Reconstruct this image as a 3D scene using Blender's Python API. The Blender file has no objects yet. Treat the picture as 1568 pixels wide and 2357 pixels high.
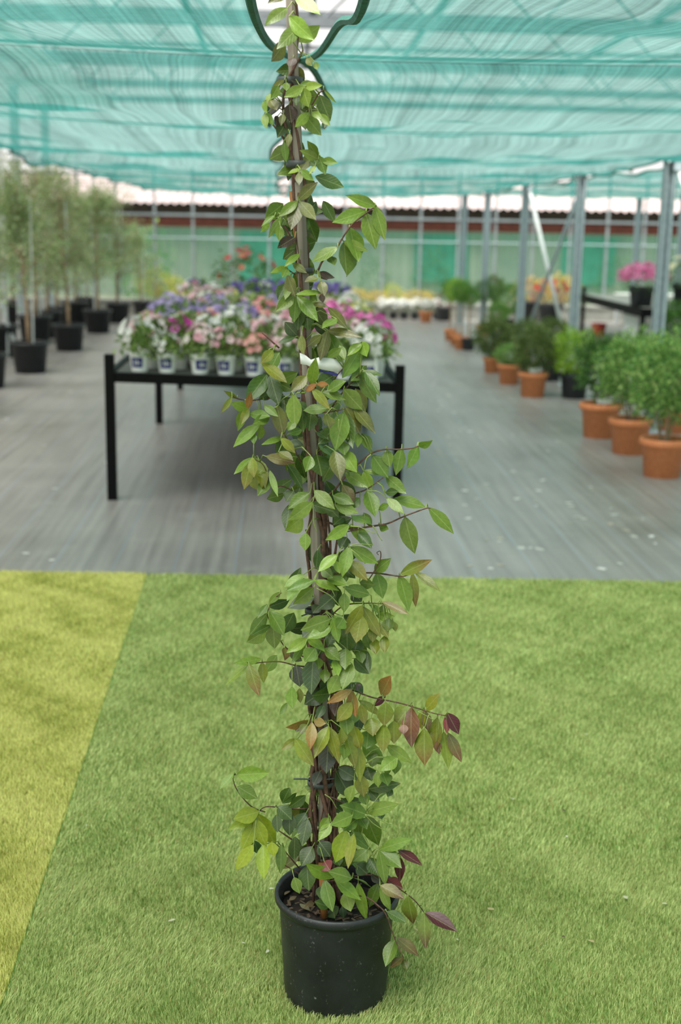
import bpy, math, random
import numpy as np
from mathutils import Vector, Matrix
random.seed(7); rng = np.random.default_rng(7)
scene = bpy.context.scene
COL = scene.collection

# ------------------------------------------------------------------ camera
FPX, HCAM, ROLL, CX, CY = 2900.0, 1.67, 0.018, 784.0, 1178.5       # focal length in pixels of the 1568x2357 frame
def _axes():
    dx, dy = 650 - CX, 515 - CY                                    # vanishing point of the aisle
    u = dx*math.cos(ROLL) + dy*math.sin(ROLL); v = dy*math.cos(ROLL) - dx*math.sin(ROLL)
    p = math.atan(-v/FPX); s = math.atan(-u/math.hypot(FPX, v))
    F = np.array([math.sin(s)*math.cos(p), math.cos(s)*math.cos(p), -math.sin(p)])
    R = np.array([math.cos(s), -math.sin(s), 0.0]); U = np.cross(R, F)
    return F, math.cos(ROLL)*R + math.sin(ROLL)*U, -math.sin(ROLL)*R + math.cos(ROLL)*U
CF, CR, CU = _axes()
def ray(x, y): return CF + CR*(x-CX)/FPX - CU*(y-CY)/FPX
def ground(x, y, z=0.0):
    d = ray(x, y); return np.array([0, 0, HCAM]) + d*((z-HCAM)/d[2])
def at(x, y, Y):
    d = ray(x, y); return np.array([0, 0, HCAM]) + d*(Y/d[1])
PLANT_Y = 2.50
cam_d = bpy.data.cameras.new('camera'); cam = bpy.data.objects.new('camera', cam_d); COL.objects.link(cam)
cam_d.sensor_fit = 'HORIZONTAL'; cam_d.sensor_width = 36.0; cam_d.lens = 36.0*FPX/1568.0
m = Matrix.Identity(4)
for i in range(3):
    m[i][0], m[i][1], m[i][2] = CR[i], CU[i], -CF[i]
m[2][3] = HCAM
cam.matrix_world = m
cam_d.clip_end = 300
cam_d.dof.use_dof = True; cam_d.dof.focus_distance = 2.62; cam_d.dof.aperture_fstop = 4.6
scene.camera = cam

# ------------------------------------------------------------------ sky, sun, exposure
world = bpy.data.worlds.new('overcast_sky'); scene.world = world; world.use_nodes = True
wb = world.node_tree.nodes['Background']; wb.inputs[0].default_value = (1.0, 0.985, 0.96, 1); wb.inputs[1].default_value = 0.52
sun_d = bpy.data.lights.new('sun', 'SUN'); sun = bpy.data.objects.new('sun', sun_d); COL.objects.link(sun)
sun_d.energy = 6.0; sun_d.angle = math.radians(50); sun_d.color = (1, 0.97, 0.92)
sun.rotation_euler = (math.radians(20), math.radians(-22), 0)
vs = scene.view_settings
vs.view_transform = 'Standard'; vs.look = 'None'; vs.gamma = 1.0; vs.use_curve_mapping = False
vs.exposure = 1.2

# ------------------------------------------------------------------ helpers
def lin(c):
    if isinstance(c, str):
        c = tuple(int(c[i:i+2], 16)/255 for i in (0, 2, 4))
    return tuple((x/12.92 if x <= .04045 else ((x+.055)/1.055)**2.4) for x in c)
def tag(o, label=None, cat=None, group=None, kind=None):
    if label: o['label'] = label
    if cat: o['category'] = cat
    if group: o['group'] = group
    if kind: o['kind'] = kind
    return o
def thing(name, label, cat, loc=(0, 0, 0), rz=0.0, group=None):
    o = bpy.data.objects.new(name, None); o.empty_display_size = .05
    COL.objects.link(o); o.location = loc; o.rotation_euler = (0, 0, rz)
    return tag(o, label, cat, group)
def link(name, me, parent=None, loc=None, rot=None, scale=None):
    o = bpy.data.objects.new(name, me); COL.objects.link(o)
    if parent: o.parent = parent
    if loc is not None: o.location = loc
    if rot is not None: o.rotation_euler = rot
    if scale is not None: o.scale = scale
    return o
def copy_tree(o, parent=None):
    c = o.copy(); COL.objects.link(c); c.parent = parent
    for ch in o.children: copy_tree(ch, c)
    return c

class MB:
    """collects shapes for ONE mesh object"""
    def __init__(s): s.v = []; s.f = []; s.c = []; s.col = None
    def add(s, vs_, fs):
        b = len(s.v); s.v += [tuple(p) for p in vs_]; s.f += [tuple(i+b for i in f) for f in fs]
        if s.col is not None: s.c += [s.col]*len(vs_)
        return s
    def box(s, lo, hi, rz=0.0, ctr=None):
        (a, b, c), (d, e, g) = lo, hi
        P = [(a,b,c),(d,b,c),(d,e,c),(a,e,c),(a,b,g),(d,b,g),(d,e,g),(a,e,g)]
        if rz:
            cx_, cy_ = ctr or ((a+d)/2, (b+e)/2); C_, S_ = math.cos(rz), math.sin(rz)
            P = [(cx_+(x-cx_)*C_-(y-cy_)*S_, cy_+(x-cx_)*S_+(y-cy_)*C_, z) for x, y, z in P]
        return s.add(P, [(0,3,2,1),(4,5,6,7),(0,1,5,4),(1,2,6,5),(2,3,7,6),(3,0,4,7)])
    def tube(s, pts, r, n=6, cap=True):
        pts = [np.array(p, float) for p in pts]; k = len(pts)
        r = [r]*k if not hasattr(r, '__len__') else r
        V = []; prev = None
        for i, p in enumerate(pts):
            t = pts[min(i+1, k-1)] - pts[max(i-1, 0)]; t = t/(np.linalg.norm(t)+1e-9)
            a = prev if prev is not None else (np.array([1., 0, 0]) if abs(t[0]) < .8 else np.array([0, 1., 0]))
            a = a - t*(a@t); a /= (np.linalg.norm(a)+1e-9); b = np.cross(t, a); prev = a
            for j in range(n):
                q = 2*math.pi*j/n; V.append(p + r[i]*(a*math.cos(q) + b*math.sin(q)))
        Fs = [(i*n+j, i*n+(j+1) % n, (i+1)*n+(j+1) % n, (i+1)*n+j) for i in range(k-1) for j in range(n)]
        if cap: Fs += [tuple(reversed(range(n))), tuple((k-1)*n+j for j in range(n))]
        return s.add(V, Fs)
    def lathe(s, prof, n=32, c=(0, 0, 0)):
        V = []; k = len(prof)
        for r, z in prof:
            for j in range(n):
                q = 2*math.pi*j/n; V.append((c[0]+r*math.cos(q), c[1]+r*math.sin(q), c[2]+z))
        Fs = [(i*n+j, i*n+(j+1) % n, (i+1)*n+(j+1) % n, (i+1)*n+j) for i in range(k-1) for j in range(n)]
        return s.add(V, Fs)
    def disc(s, r, z, n=32, bump=0.0):
        V = [(0, 0, z+bump)]
        for ri in (.5, 1.0):
            V += [(r*ri*math.cos(2*math.pi*j/n), r*ri*math.sin(2*math.pi*j/n), z+bump*(1-ri*ri)+random.uniform(-bump, bump)*.4) for j in range(n)]
        Fs = [(0, 1+j, 1+(j+1) % n) for j in range(n)] + [(1+j, 1+n+j, 1+n+(j+1) % n, 1+(j+1) % n) for j in range(n)]
        return s.add(V, Fs)
    def mesh(s, name, mat, smooth=False):
        me = bpy.data.meshes.new(name); me.from_pydata(s.v, [], s.f); me.materials.append(mat)
        if s.c and len(s.c) == len(s.v): colattr(me, s.c)
        if smooth:
            me.polygons.foreach_set('use_smooth', [True]*len(me.polygons))
        me.update(); return me
    def build(s, name, mat, parent=None, smooth=False):
        return link(name, s.mesh(name, mat, smooth), parent)
def colattr(me, cols):
    a = me.color_attributes.new('Col', 'FLOAT_COLOR', 'POINT')
    a.data.foreach_set('color', np.concatenate([np.asarray(cols, float)[:, :3], np.ones((len(cols), 1))], 1).astype(np.float32).ravel())
def np_mesh(name, V, Fq, mat, cols=None, smooth=False):
    """V (n,3), Fq (m,k) fixed-size faces, made fast"""
    me = bpy.data.meshes.new(name); n, (mf, k) = len(V), Fq.shape
    me.vertices.add(n); me.vertices.foreach_set('co', np.asarray(V, np.float32).ravel())
    me.loops.add(mf*k); me.loops.foreach_set('vertex_index', Fq.astype(np.int32).ravel())
    me.polygons.add(mf); me.polygons.foreach_set('loop_start', np.arange(0, mf*k, k, dtype=np.int32))
    if smooth: me.polygons.foreach_set('use_smooth', [True]*mf)
    me.materials.append(mat); me.update(calc_edges=True)
    if cols is not None: colattr(me, cols)
    return me

# ------------------------------------------------------------------ materials
class NT:
    def __init__(s, name):
        s.m = bpy.data.materials.new(name); s.m.use_nodes = True; s.t = s.m.node_tree
        s.b = s.t.nodes['Principled BSDF']; s.out = s.t.nodes['Material Output']
    def n(s, typ, **kw):
        x = s.t.nodes.new(typ)
        for k, v in kw.items():
            if isinstance(v, bpy.types.NodeSocket): s.t.links.new(v, x.inputs[k])
            elif k in x.inputs.keys(): x.inputs[k].default_value = v
            else: setattr(x, k, v)
        return x
    def l(s, a, b): s.t.links.new(a, b)
    def mix(s, fac, a, b, mode='MIX'):
        x = s.t.nodes.new('ShaderNodeMix'); x.data_type = 'RGBA'; x.blend_type = mode
        for sock, v in ((x.inputs[0], fac), (x.inputs[6], a), (x.inputs[7], b)):
            if isinstance(v, bpy.types.NodeSocket): s.l(v, sock)
            elif isinstance(v, (int, float)): sock.default_value = v
            else: sock.default_value = (*v, 1) if len(v) == 3 else v
        return x.outputs[2]
    def math(s, op, a, b=0.0, c=None):
        x = s.t.nodes.new('ShaderNodeMath'); x.operation = op
        for i, v in enumerate((a, b) if c is None else (a, b, c)):
            if isinstance(v, bpy.types.NodeSocket): s.l(v, x.inputs[i])
            else: x.inputs[i].default_value = v
        return x.outputs[0]
    def ramp(s, fac, lo, hi, a=(0, 0, 0), b=(1, 1, 1)):
        x = s.t.nodes.new('ShaderNodeValToRGB'); e = x.color_ramp.elements
        e[0].position, e[1].position = lo, hi; e[0].color, e[1].color = (*a, 1), (*b, 1)
        s.l(fac, x.inputs[0]); return x.outputs[0]
    def obj(s): return s.n('ShaderNodeTexCoord').outputs['Object']
    def noise(s, vec, scale, detail=3, rough=.55):
        x = s.n('ShaderNodeTexNoise', Scale=scale, Detail=detail, Roughness=rough); s.l(vec, x.inputs['Vector']); return x.outputs['Fac']
    def stretch(s, vec, sc):
        x = s.n('ShaderNodeMapping'); s.l(vec, x.inputs['Vector']); x.inputs['Scale'].default_value = sc; return x.outputs[0]
    def bump(s, h, dist=.002, st=.6):
        x = s.n('ShaderNodeBump', Strength=st, Distance=dist); s.l(h, x.inputs['Height']); s.l(x.outputs[0], s.b.inputs['Normal'])
    def base(s, v):
        if isinstance(v, bpy.types.NodeSocket): s.l(v, s.b.inputs['Base Color'])
        else: s.b.inputs['Base Color'].default_value = (*v, 1)
    def set(s, **kw):
        for k, v in kw.items():
            s.b.inputs[k.replace('_', ' ')].default_value = v
        return s
def plain(name, c1, c2=None, scale=20, rough=.6, metal=0.0, bump=0.0, stretch=None, spec=.5):
    t = NT(name); v = t.obj()
    if stretch: v = t.stretch(v, stretch)
    f = t.noise(v, scale)
    a = lin(c1); b = lin(c2) if c2 else tuple(x*.75 for x in a)
    t.base(t.mix(t.ramp(f, .32, .68), b, a)); t.set(Roughness=rough, Metallic=metal, Specular_IOR_Level=spec)
    if bump: t.bump(f, bump)
    return t.m
def foliage_mat(name, trans=.35, rough=.45, var=.25):
    """colour from the mesh's own Col attribute, with translucency"""
    t = NT(name); a = t.n('ShaderNodeAttribute', attribute_name='Col').outputs['Color']
    f = t.noise(t.obj(), 35, 2); c = t.mix(t.ramp(f, .3, .7), t.mix(1.0, a, (1-var, 1-var, 1-var), 'MULTIPLY'), a)
    t.base(c); t.set(Roughness=rough, Specular_IOR_Level=.4)
    tr = t.n('ShaderNodeBsdfTranslucent'); t.l(c, tr.inputs['Color'])
    mx = t.n('ShaderNodeMixShader'); mx.inputs[0].default_value = trans
    t.l(t.b.outputs[0], mx.inputs[1]); t.l(tr.outputs[0], mx.inputs[2]); t.l(mx.outputs[0], t.out.inputs['Surface'])
    return t.m
def leaf_mat():
    t = NT('vine_leaf'); a = t.n('ShaderNodeAttribute', attribute_name='Col').outputs['Color']
    uv = t.n('ShaderNodeUVMap', uv_map='UVMap').outputs[0]
    sp = t.n('ShaderNodeSeparateXYZ'); t.l(uv, sp.inputs[0]); u, v = sp.outputs[0], sp.outputs[1]
    au = t.math('ABSOLUTE', t.math('SUBTRACT', u, .5))
    mid = t.math('SUBTRACT', 1.0, t.math('MINIMUM', t.math('MULTIPLY', au, 26.0), 1.0))
    vein = t.math('SINE', t.math('MULTIPLY', t.math('SUBTRACT', v, t.math('ADD', t.math('MULTIPLY', au, .62), t.math('MULTIPLY', t.noise(t.obj(), 60, 2), .03))), 46.0))
    vein = t.math('MULTIPLY', t.math('MAXIMUM', t.math('SUBTRACT', vein, .72), 0.0), 2.2)
    nz = t.noise(t.obj(), 160, 3)
    c = t.mix(t.ramp(nz, .3, .75), t.mix(1.0, a, (.72, .76, .7), 'MULTIPLY'), a)
    pale = t.mix(.5, a, (.42, .50, .20))
    c = t.mix(t.math('MULTIPLY', vein, .16), c, pale); c = t.mix(t.math('MULTIPLY', mid, .6), c, pale)
    geo = t.n('ShaderNodeNewGeometry').outputs['Backfacing']
    c = t.mix(t.math('MULTIPLY', geo, .45), c, t.mix(.55, a, (.22, .30, .18)))   # the underside of a leaf is paler and duller
    t.base(c); t.set(Roughness=.36, Specular_IOR_Level=.5)
    t.bump(t.math('ADD', t.math('MULTIPLY', vein, -.25), t.math('MULTIPLY', nz, .4)), .0012, .5)
    tr = t.n('ShaderNodeBsdfTranslucent'); t.l(c, tr.inputs['Color'])
    mx = t.n('ShaderNodeMixShader'); mx.inputs[0].default_value = .20
    t.l(t.b.outputs[0], mx.inputs[1]); t.l(tr.outputs[0], mx.inputs[2]); t.l(mx.outputs[0], t.out.inputs['Surface'])
    return t.m
def net_mat(name, teal, cover, lines=True, dark=.35):
    """knitted shade net: fine open knit (transparent) between teal tapes that let light through"""
    t = NT(name); uv = t.n('ShaderNodeUVMap', uv_map='UVMap').outputs[0]
    s1 = t.noise(t.stretch(uv, (58, .22, 1)), 1.0, 2)         # fine warp tapes, metres
    s2 = t.noise(t.stretch(uv, (8, .16, 1)), 1.0, 3)         # bunched tapes
    s3 = t.noise(t.stretch(uv, (1.2, .8, 1)), 1.6, 4)
    s4 = t.noise(t.stretch(uv, (14, 30, 1)), 1.0, 2)
    d = t.math('ADD', t.math('MULTIPLY', s1, .40), t.math('ADD', t.math('MULTIPLY', s2, .34), t.math('ADD', t.math('MULTIPLY', s3, .16), t.math('MULTIPLY', s4, .10))))
    k = t.ramp(d, .36, .64)
    c = t.mix(k, tuple(x*dark for x in lin(teal)), lin(teal))
    df = t.n('ShaderNodeBsdfDiffuse'); t.l(c, df.inputs['Color'])
    tr = t.n('ShaderNodeBsdfTranslucent'); t.l(c, tr.inputs['Color'])
    m1 = t.n('ShaderNodeMixShader'); m1.inputs[0].default_value = .72; t.l(df.outputs[0], m1.inputs[1]); t.l(tr.outputs[0], m1.inputs[2])
    tp = t.n('ShaderNodeBsdfTransparent'); m2 = t.n('ShaderNodeMixShader')
    cov = t.math('ADD', cover, t.math('MULTIPLY', t.math('SUBTRACT', .5, d), .75))
    t.l(cov, m2.inputs[0]); t.l(tp.outputs[0], m2.inputs[1]); t.l(m1.outputs[0], m2.inputs[2])
    t.l(m2.outputs[0], t.out.inputs['Surface']); return t.m
def floor_mat():
    t = NT('woven_ground_cover'); v = t.obj()
    lng = t.noise(t.stretch(v, (26, .7, 1)), 1.0, 3); crs = t.noise(t.stretch(v, (1.2, 60, 1)), 1.0, 2)
    big = t.noise(v, .7, 4); wv = t.noise(t.stretch(v, (260, 260, 1)), 1.0, 1)
    d = t.math('ADD', t.math('MULTIPLY', lng, .45), t.math('ADD', t.math('MULTIPLY', crs, .15), t.math('MULTIPLY', big, .40)))
    c = t.mix(t.ramp(d, .32, .68), lin('615e5b'), lin('908d88'))
    dust = t.ramp(t.noise(v, 2.6, 5, .7), .56, .78)
    c = t.mix(t.math('MULTIPLY', dust, .45), c, lin('a09e95'))
    w = t.n('ShaderNodeSeparateXYZ'); t.l(v, w.inputs[0])
    stripe = t.math('GREATER_THAN', t.math('SINE', t.math('MULTIPLY', w.outputs[0], 21.0)), .988)   # tracer threads of the cloth
    c = t.mix(t.math('MULTIPLY', stripe, .35), c, lin('7d8896'))
    t.base(c); t.l(t.ramp(big, .3, .7, (.30,)*3, (.46,)*3), t.b.inputs['Roughness']); t.set(Specular_IOR_Level=.9)
    t.bump(t.math('ADD', wv, t.math('MULTIPLY', lng, 2.0)), .0012, .4); return t.m
M = {}
M['floor'] = floor_mat()
M['net'] = net_mat('teal_shade_net', '3a7f78', .745)
M['added_shade'] = net_mat('added_shade_white', '8c8c88', .70)  # for the added sheet that dims the tree side
M['windbreak'] = net_mat('green_windbreak_net', '3f8d78', .62, dark=.6)
M['hem'] = plain('net_hem', '2b6a5c', '1d4a42', 60, .8)
M['wire'] = plain('dark_wire', '2f3d3a', '20302c', 60, .6)
M['galv'] = plain('galvanised_steel', 'b4c2c6', '98a8ae', 25, .45, .15)
M['grey_steel'] = plain('weathered_grey_steel', '6e7477', '5a6064', 14, .6)
M['fence_steel'] = plain('dull_fence_steel', '7c8688', '697375', 14, .6)
M['pale_metal'] = plain('painted_pale_metal', 'd9dcda', 'bfc4c4', 14, .5)
M['black_metal'] = plain('black_painted_steel', '080909', '040505', 30, .55, spec=.12)
M['pot_black'] = plain('black_plastic', '22272a', '181c1e', 26, .42, bump=.0006)
M['terracotta'] = plain('terracotta_plastic', 'd08455', 'bb6f42', 9, .62)
M['soil'] = plain('dark_compost', '3a2d24', '1c1512', 60, .95, bump=.006)
M['bark_chip'] = plain('bark_chip', '6e5a47', '30251c', 40, .85)
M['stake'] = plain('weathered_wood', '9a9283', '6b6459', 40, .8, stretch=(1, 1, .06), bump=.0012)
M['stem'] = plain('brown_stem', '6b4c3b', '3c2a20', 90, .75, bump=.0006)
M['bark'] = plain('pale_bark', 'a98f72', '7d6850', 16, .85, bump=.003)
M['green_stem'] = plain('green_stalk', '8ea050', '6b7e3a', 60, .6)
M['cane'] = plain('bamboo_cane', 'b5793f', '93602f', 30, .6)
M['tie'] = plain('dark_plastic_tie', '4a514f', '33393a', 30, .5)
M['white_plastic'] = plain('white_plastic', 'eef0ea', 'dfe3dc', 8, .4)
M['blue_print'] = plain('blue_print', '242a7c', '1d2268', 12, .5)
M['foliage'] = foliage_mat('small_leaves')
M['petal'] = foliage_mat('petals', .4, .6, .1)
M['grass'] = foliage_mat('turf_pile', .40, .6, .05)
M['leaf'] = leaf_mat()
M['turf_back'] = plain('turf_backing', '749045', '5f8038', 40, .95)
M['roof_sheet'] = plain('pale_roof_sheet', 'a89a98', '988a88', 3, .5)
M['dark_wall'] = plain('dark_wall', '3a3433', '2b2625', 5, .85)
M['red_board'] = plain('red_brown_board', '6b3a34', '552d28', 6, .8)
M['concrete'] = plain('grey_block', '9a9a92', '7f7f78', 12, .9)
M['earth'] = plain('earth_verge', '8c8a76', '6f7158', 1.2, .95)

# ================================================================== THE SETTING
def quad_sheet(name, pts, mat, kind='structure'):
    o = MB().add(pts, [tuple(range(len(pts)))]).build(name, mat); o['kind'] = kind; return o
quad_sheet('floor', [(-14, -6, 0), (14, -6, 0), (14, 24.2, 0), (-14, 24.2, 0)], M['floor'])
quad_sheet('outer_ground', [(-70, -40, -.06), (70, -40, -.06), (70, 110, -.06), (-70, 110, -.06)], M['earth'])
ORD = ['first', 'second', 'third', 'fourth', 'fifth', 'sixth', 'seventh', 'eighth', 'ninth', 'tenth', 'eleventh', 'twelfth']
BAYS = [-2.1, 0.95, 3.98, 7.1, 10.5, 13.6, 16.7, 19.8, 22.3]        # cross wires of the shade structure
ROW_X, LEFT_X, SEAM_X, NET_Z = 3.10, -2.27, 0.05, 2.235

# ------------------------------------------------------------------ shade nets
def bay_phase(y):
    for a, b in zip(BAYS[:-1], BAYS[1:]):
        if a <= y <= b: return (y-a)/(b-a), BAYS.index(a)
    return 0.0, len(BAYS)-1
GAPS_L = [.10, .12, .11, .13, .10, .12, .10, .09]; GAPS_R = [.06, .10, .13, .05, .04, .05, .03, .03]
def net_z(x, y, seed=0.0):
    t, k = bay_phase(y)
    span = (x-LEFT_X)/(ROW_X-LEFT_X)
    z = NET_Z - .085*math.sin(math.pi*min(max(span, 0), 1)) if 0 <= span <= 1 else NET_Z
    z -= .045*math.sin(math.pi*t)**.8
    w = math.sin(math.pi*t)
    z += .016*w*math.sin(5.1*x+3.3*y+seed+1.5*math.sin(2.1*x)) + .012*w*math.sin(9.0*x-4.7*y+seed*2) + .010*w*math.sin(2.6*x*math.cos(seed)-6.1*y+2)
    return z
def net_panel(name, xo, gaps, sign, label, seed, edge=None, nx=70):
    ys = np.arange(BAYS[0], BAYS[-1]+.001, .08); V = []; UV = []
    for y in ys:
        t, k = bay_phase(y)
        g = gaps[min(k, len(gaps)-1)] * (math.sin(math.pi*t)**.6 if gaps else 0) if gaps else 0
        xi = (SEAM_X if edge is None else edge) + sign*g
        xo_y = xo + .05*math.sin(y*3.1+seed) + .03*math.sin(y*7.7)
        W = abs(xo-(SEAM_X if edge is None else edge))
        for i in range(nx+1):
            s = i/nx
            x0 = xo_y + ((SEAM_X if edge is None else edge)-xo_y)*s + sign*g*s**2.2
            wob = .05*math.sin(math.pi*t)*math.sin(3.0*s+1.3*k+seed)
            V.append((x0+wob*(1-s)*s*2, y, net_z(x0, y, seed))); UV.append((s*W, y))
    n = nx+1
    Fq = np.array([(j*n+i, j*n+i+1, (j+1)*n+i+1, (j+1)*n+i) for j in range(len(ys)-1) for i in range(nx)])
    root = thing(name, label, 'shade net', (0, 0, 0))
    me = np_mesh('knit_sheet', np.array(V), Fq, M['net'], smooth=True)
    uvl = me.uv_layers.new(name='UVMap'); uvl.data.foreach_set('uv', np.array(UV, np.float32)[Fq.ravel()].ravel())
    link('knit_sheet', me, root)
    for nm, col in (('seam_hem', nx), ('edge_hem', 0)):
        MB().tube([V[j*n+col] for j in range(len(ys))], .011, 6).build(nm, M['hem'], root)
    for Yk in []:
        j = int(round((Yk-BAYS[0])/.08)); j = min(j, len(ys)-1)
        mb = MB()
        mb.tube([(V[j*n+i][0], V[j*n+i][1], V[j*n+i][2]+.001) for i in range(0, n, 2)], .007, 5).build('folded_strip', M['hem'], root)
    return root
net_panel('shade_net', LEFT_X, GAPS_L, -1, 'teal knitted shade net overhead beside the black-potted trees', .3)
net_panel('shade_net', ROW_X, GAPS_R, 1, 'teal knitted shade net overhead reaching the galvanised posts', 1.9)
net_panel('shade_net', 9.2, None, 1, 'far teal shade net beyond the row of galvanised posts', 4.2, edge=ROW_X+.22)

cl = thing('added_shade_sheet', 'added white sheet out of view, cutting the light over the black-potted trees', 'added light blocker')  # added above the frame only to keep the tree side from getting too bright
nn = 30; V = [(-10+7.2*i/nn, -2+25.0*j/nn, 3.58-.03*math.sin(i*1.3)*math.sin(j*.9)) for j in range(nn+1) for i in range(nn+1)]
Fq = np.array([(j*(nn+1)+i, j*(nn+1)+i+1, (j+1)*(nn+1)+i+1, (j+1)*(nn+1)+i) for j in range(nn) for i in range(nn)])
me = np_mesh('cloth', np.array(V), Fq, M['added_shade']); uvl = me.uv_layers.new(name='UVMap'); uvl.data.foreach_set('uv', np.array(V, np.float32)[Fq.ravel()][:, :2].ravel()); link('cloth', me, cl)  # the added light-blocking sheet itself, out of camera view

for k, Yk in enumerate(BAYS[2:]):
    P = [(x, Yk, net_z(x, Yk)+.012) for x in np.linspace(-4.0, 9.2, 40)]
    o = MB().tube(P, .0045, 5).build('support_wire', M['wire'])
    tag(o, 'thin dark cross wire carrying the shade nets, %s from the back fence' % ORD[len(BAYS[2:])-1-k], 'wire', 'cross wires under the nets')

# ------------------------------------------------------------------ greenhouse frame above and beside the nets
for k, Yk in enumerate(BAYS[1:]):
    mb = MB(); mb.box((-4.1, Yk-.04, 3.62), (9.3, Yk+.04, 3.72)); mb.box((-4.1, Yk-.025, 4.2), (9.3, Yk+.025, 4.26))
    for i in range(13):
        x = -4+i*1.1; mb.tube([(x, Yk, 3.7), (x+.55, Yk, 4.22), (x+1.1, Yk, 3.7)], .014, 4)
    o = mb.build('roof_truss', M['grey_steel']); o['kind'] = 'structure'
for x in (-4.0, -1.2, .35, 1.9, 4.7, 7.5):
    o = MB().box((x-.03, -2, 4.24), (x+.03, 22.6, 4.32)).build('roof_purlin', M['grey_steel']); o['kind'] = 'structure'
for Yk in BAYS[4:]:
    o = MB().box((-4.06, Yk-.05, 0), (-3.94, Yk+.05, 3.66)).build('frame_column', M['galv']); o['kind'] = 'structure'
for Yk in BAYS[5:]:
    o = MB().box((-6.2, Yk+.7, 0), (-6.1, Yk+.8, 3.9)).build('frame_column', M['pale_metal']); o['kind'] = 'structure'

# ------------------------------------------------------------------ galvanised posts of the shade structure
def c_post(x, y, h, label, wide=.10):
    t = thing('shade_post', label, 'post', (x, y, 0), 0, 'galvanised shade structure posts')
    a = wide/2
    mb = MB(); mb.box((-a, a*.3, 0), (a, a*.3+.006, h)); mb.box((-a, -a*.8, 0), (-a+.006, a*.3, h)); mb.box((a-.006, -a*.8, 0), (a, a*.3, h))
    mb.box((-a, -a*.8, 0), (-a+.025, -a*.8+.006, h)); mb.box((a-.025, -a*.8, 0), (a, -a*.8+.006, h))
    mb.build('channel', M['galv'], t)
    MB().box((-.11, -.11, 0), (.11, .11, .010)).build('base_plate', M['galv'], t)
    MB().box((-.07, -.07, h-.004), (.07, .07, h+.006)).build('top_plate', M['galv'], t)
    MB().tube([(-.03, -.06, h-.02), (.05, -.07, h+.02)], .012, 6).build('wire_clamp', M['galv'], t)
    return t
posts = []
for i, Yk in enumerate(BAYS[4:]):
    posts.append(c_post(ROW_X+.05, Yk, NET_Z-.005, 'grey galvanised channel post between the clipped shrubs, %s from the back fence' % ORD[len(BAYS[4:])-1-i]))
for i, (X2, Y2) in enumerate(((6.2, 13.6), (6.2, 16.7), (6.2, 19.8), (6.2, 22.3))):
    c_post(X2, Y2, NET_Z-.02, 'grey galvanised post beside the flower benches, %s from the back fence' % ORD[3-i])
def brace(a, b, r, mat, label):
    t = thing('brace', label, 'brace', (a[0], a[1], 0))
    d = np.array([a[0], a[1], 0]); A_, B_ = np.array(a)-d, np.array(b)-d
    MB().tube([A_, B_], r, 8).build('tube', mat, t, True)
    for q in (A_, B_): MB().box(q-.03, q+.03).build('end_fitting', M['galv'], t)
brace((ROW_X+.1, 10.46, 2.18), (ROW_X+1.1, 10.46, .03), .022, M['pale_metal'], 'pale tubular brace leaning out from the post near the terracotta pots')
brace((ROW_X+.08, 16.66, 2.16), (ROW_X+.72, 16.66, .03), .026, M['pale_metal'], 'pale tubular brace running down to the bright green shrub')
brace((ROW_X+.05, 13.66, 2.05), (ROW_X+.05, 16.6, .10), .022, M['galv'], 'dark grey diagonal brace crossing between two galvanised posts')
brace((-3.94, 16.7, 1.5), (-3.2, 15.6, .03), .022, M['pale_metal'], 'white sloping brace among the potted trees by the path')

# ------------------------------------------------------------------ back fence, kerb wall, building
FY = 24.0
wall = MB().box((-9, FY-.45, 0), (13, FY-.2, .22)).build('wall_back', M['concrete']); wall['kind'] = 'structure'
for i in range(44):
    MB().box((-9+i*.5+.004, FY-.47, .22), (-9+i*.5+.496, FY-.17, .27)).build('coping_block', M['concrete'], wall)
fence = thing('windbreak_fence', 'green mesh windbreak fence with steel posts along the far end', 'fence', (0, FY, 0))
for i in range(30):
    x = -8.7+i*.705; MB().box((x-.022, -.022, 0), (x+.022, .022, 2.65)).build('post', M['fence_steel'], fence)
for z in (1.80, 2.5): MB().box((-9, -.045, z-.022), (12.6, -.02, z+.022)).build('rail', M['fence_steel'], fence)
MB().box((-9, -.04, 1.38), (12.6, -.022, 1.40)).build('rail', M['galv'], fence)
nxs = 90; xs = np.linspace(-9, 12.6, nxs)
V = []; UVl = []
for z in (.0, .3, .6, .9, 1.2, 1.57):
    for x in xs: V.append((x, .03+.012*math.sin(4*x+3*z), z)); UVl.append((x, z))
Fq = np.array([(j*nxs+i, j*nxs+i+1, (j+1)*nxs+i+1, (j+1)*nxs+i) for j in range(5) for i in range(nxs-1)])
me = np_mesh('mesh_cloth', np.array(V), Fq, M['windbreak']); uvl = me.uv_layers.new(name='UVMap')
uvl.data.foreach_set('uv', np.array(UVl, np.float32)[Fq.ravel()].ravel()); link('mesh_cloth', me, fence)
b = thing('barn', 'long low building with pale corrugated roof behind the fence', 'building', (0, 31, 0))
M['render'] = plain('grey_render', 'a2a596', '83887c', .7, .9)
MB().box((-12, 0, -.06), (22, 4, 1.56)).build('lower_wall', M['render'], b)
MB().box((-12, -.03, 1.56), (22, .2, 1.78)).build('red_fascia', M['red_board'], b)
MB().box((-12, .03, 1.78), (22, .25, 2.12)).build('dark_wall', M['dark_wall'], b)
for x0 in (-1.0, 3.2, 6.8): MB().box((x0, -.08, .35), (x0+1.3, .02, 1.45)).build('shutter', plain('green_shutter', '3f8f78', '33745f', 4, .6), b)
for x0 in (9.2, 11.3):
    MB().box((x0, -.1, .3), (x0+.08, .02, 1.5)).build('white_frame', M['pale_metal'], b)
    for kz in range(8): MB().box((x0+.1, -.06, .4+kz*.13), (x0+1.5, .0, .43+kz*.13)).build('louvre', M['pale_metal'], b)
mb = MB(); n = 340
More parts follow.
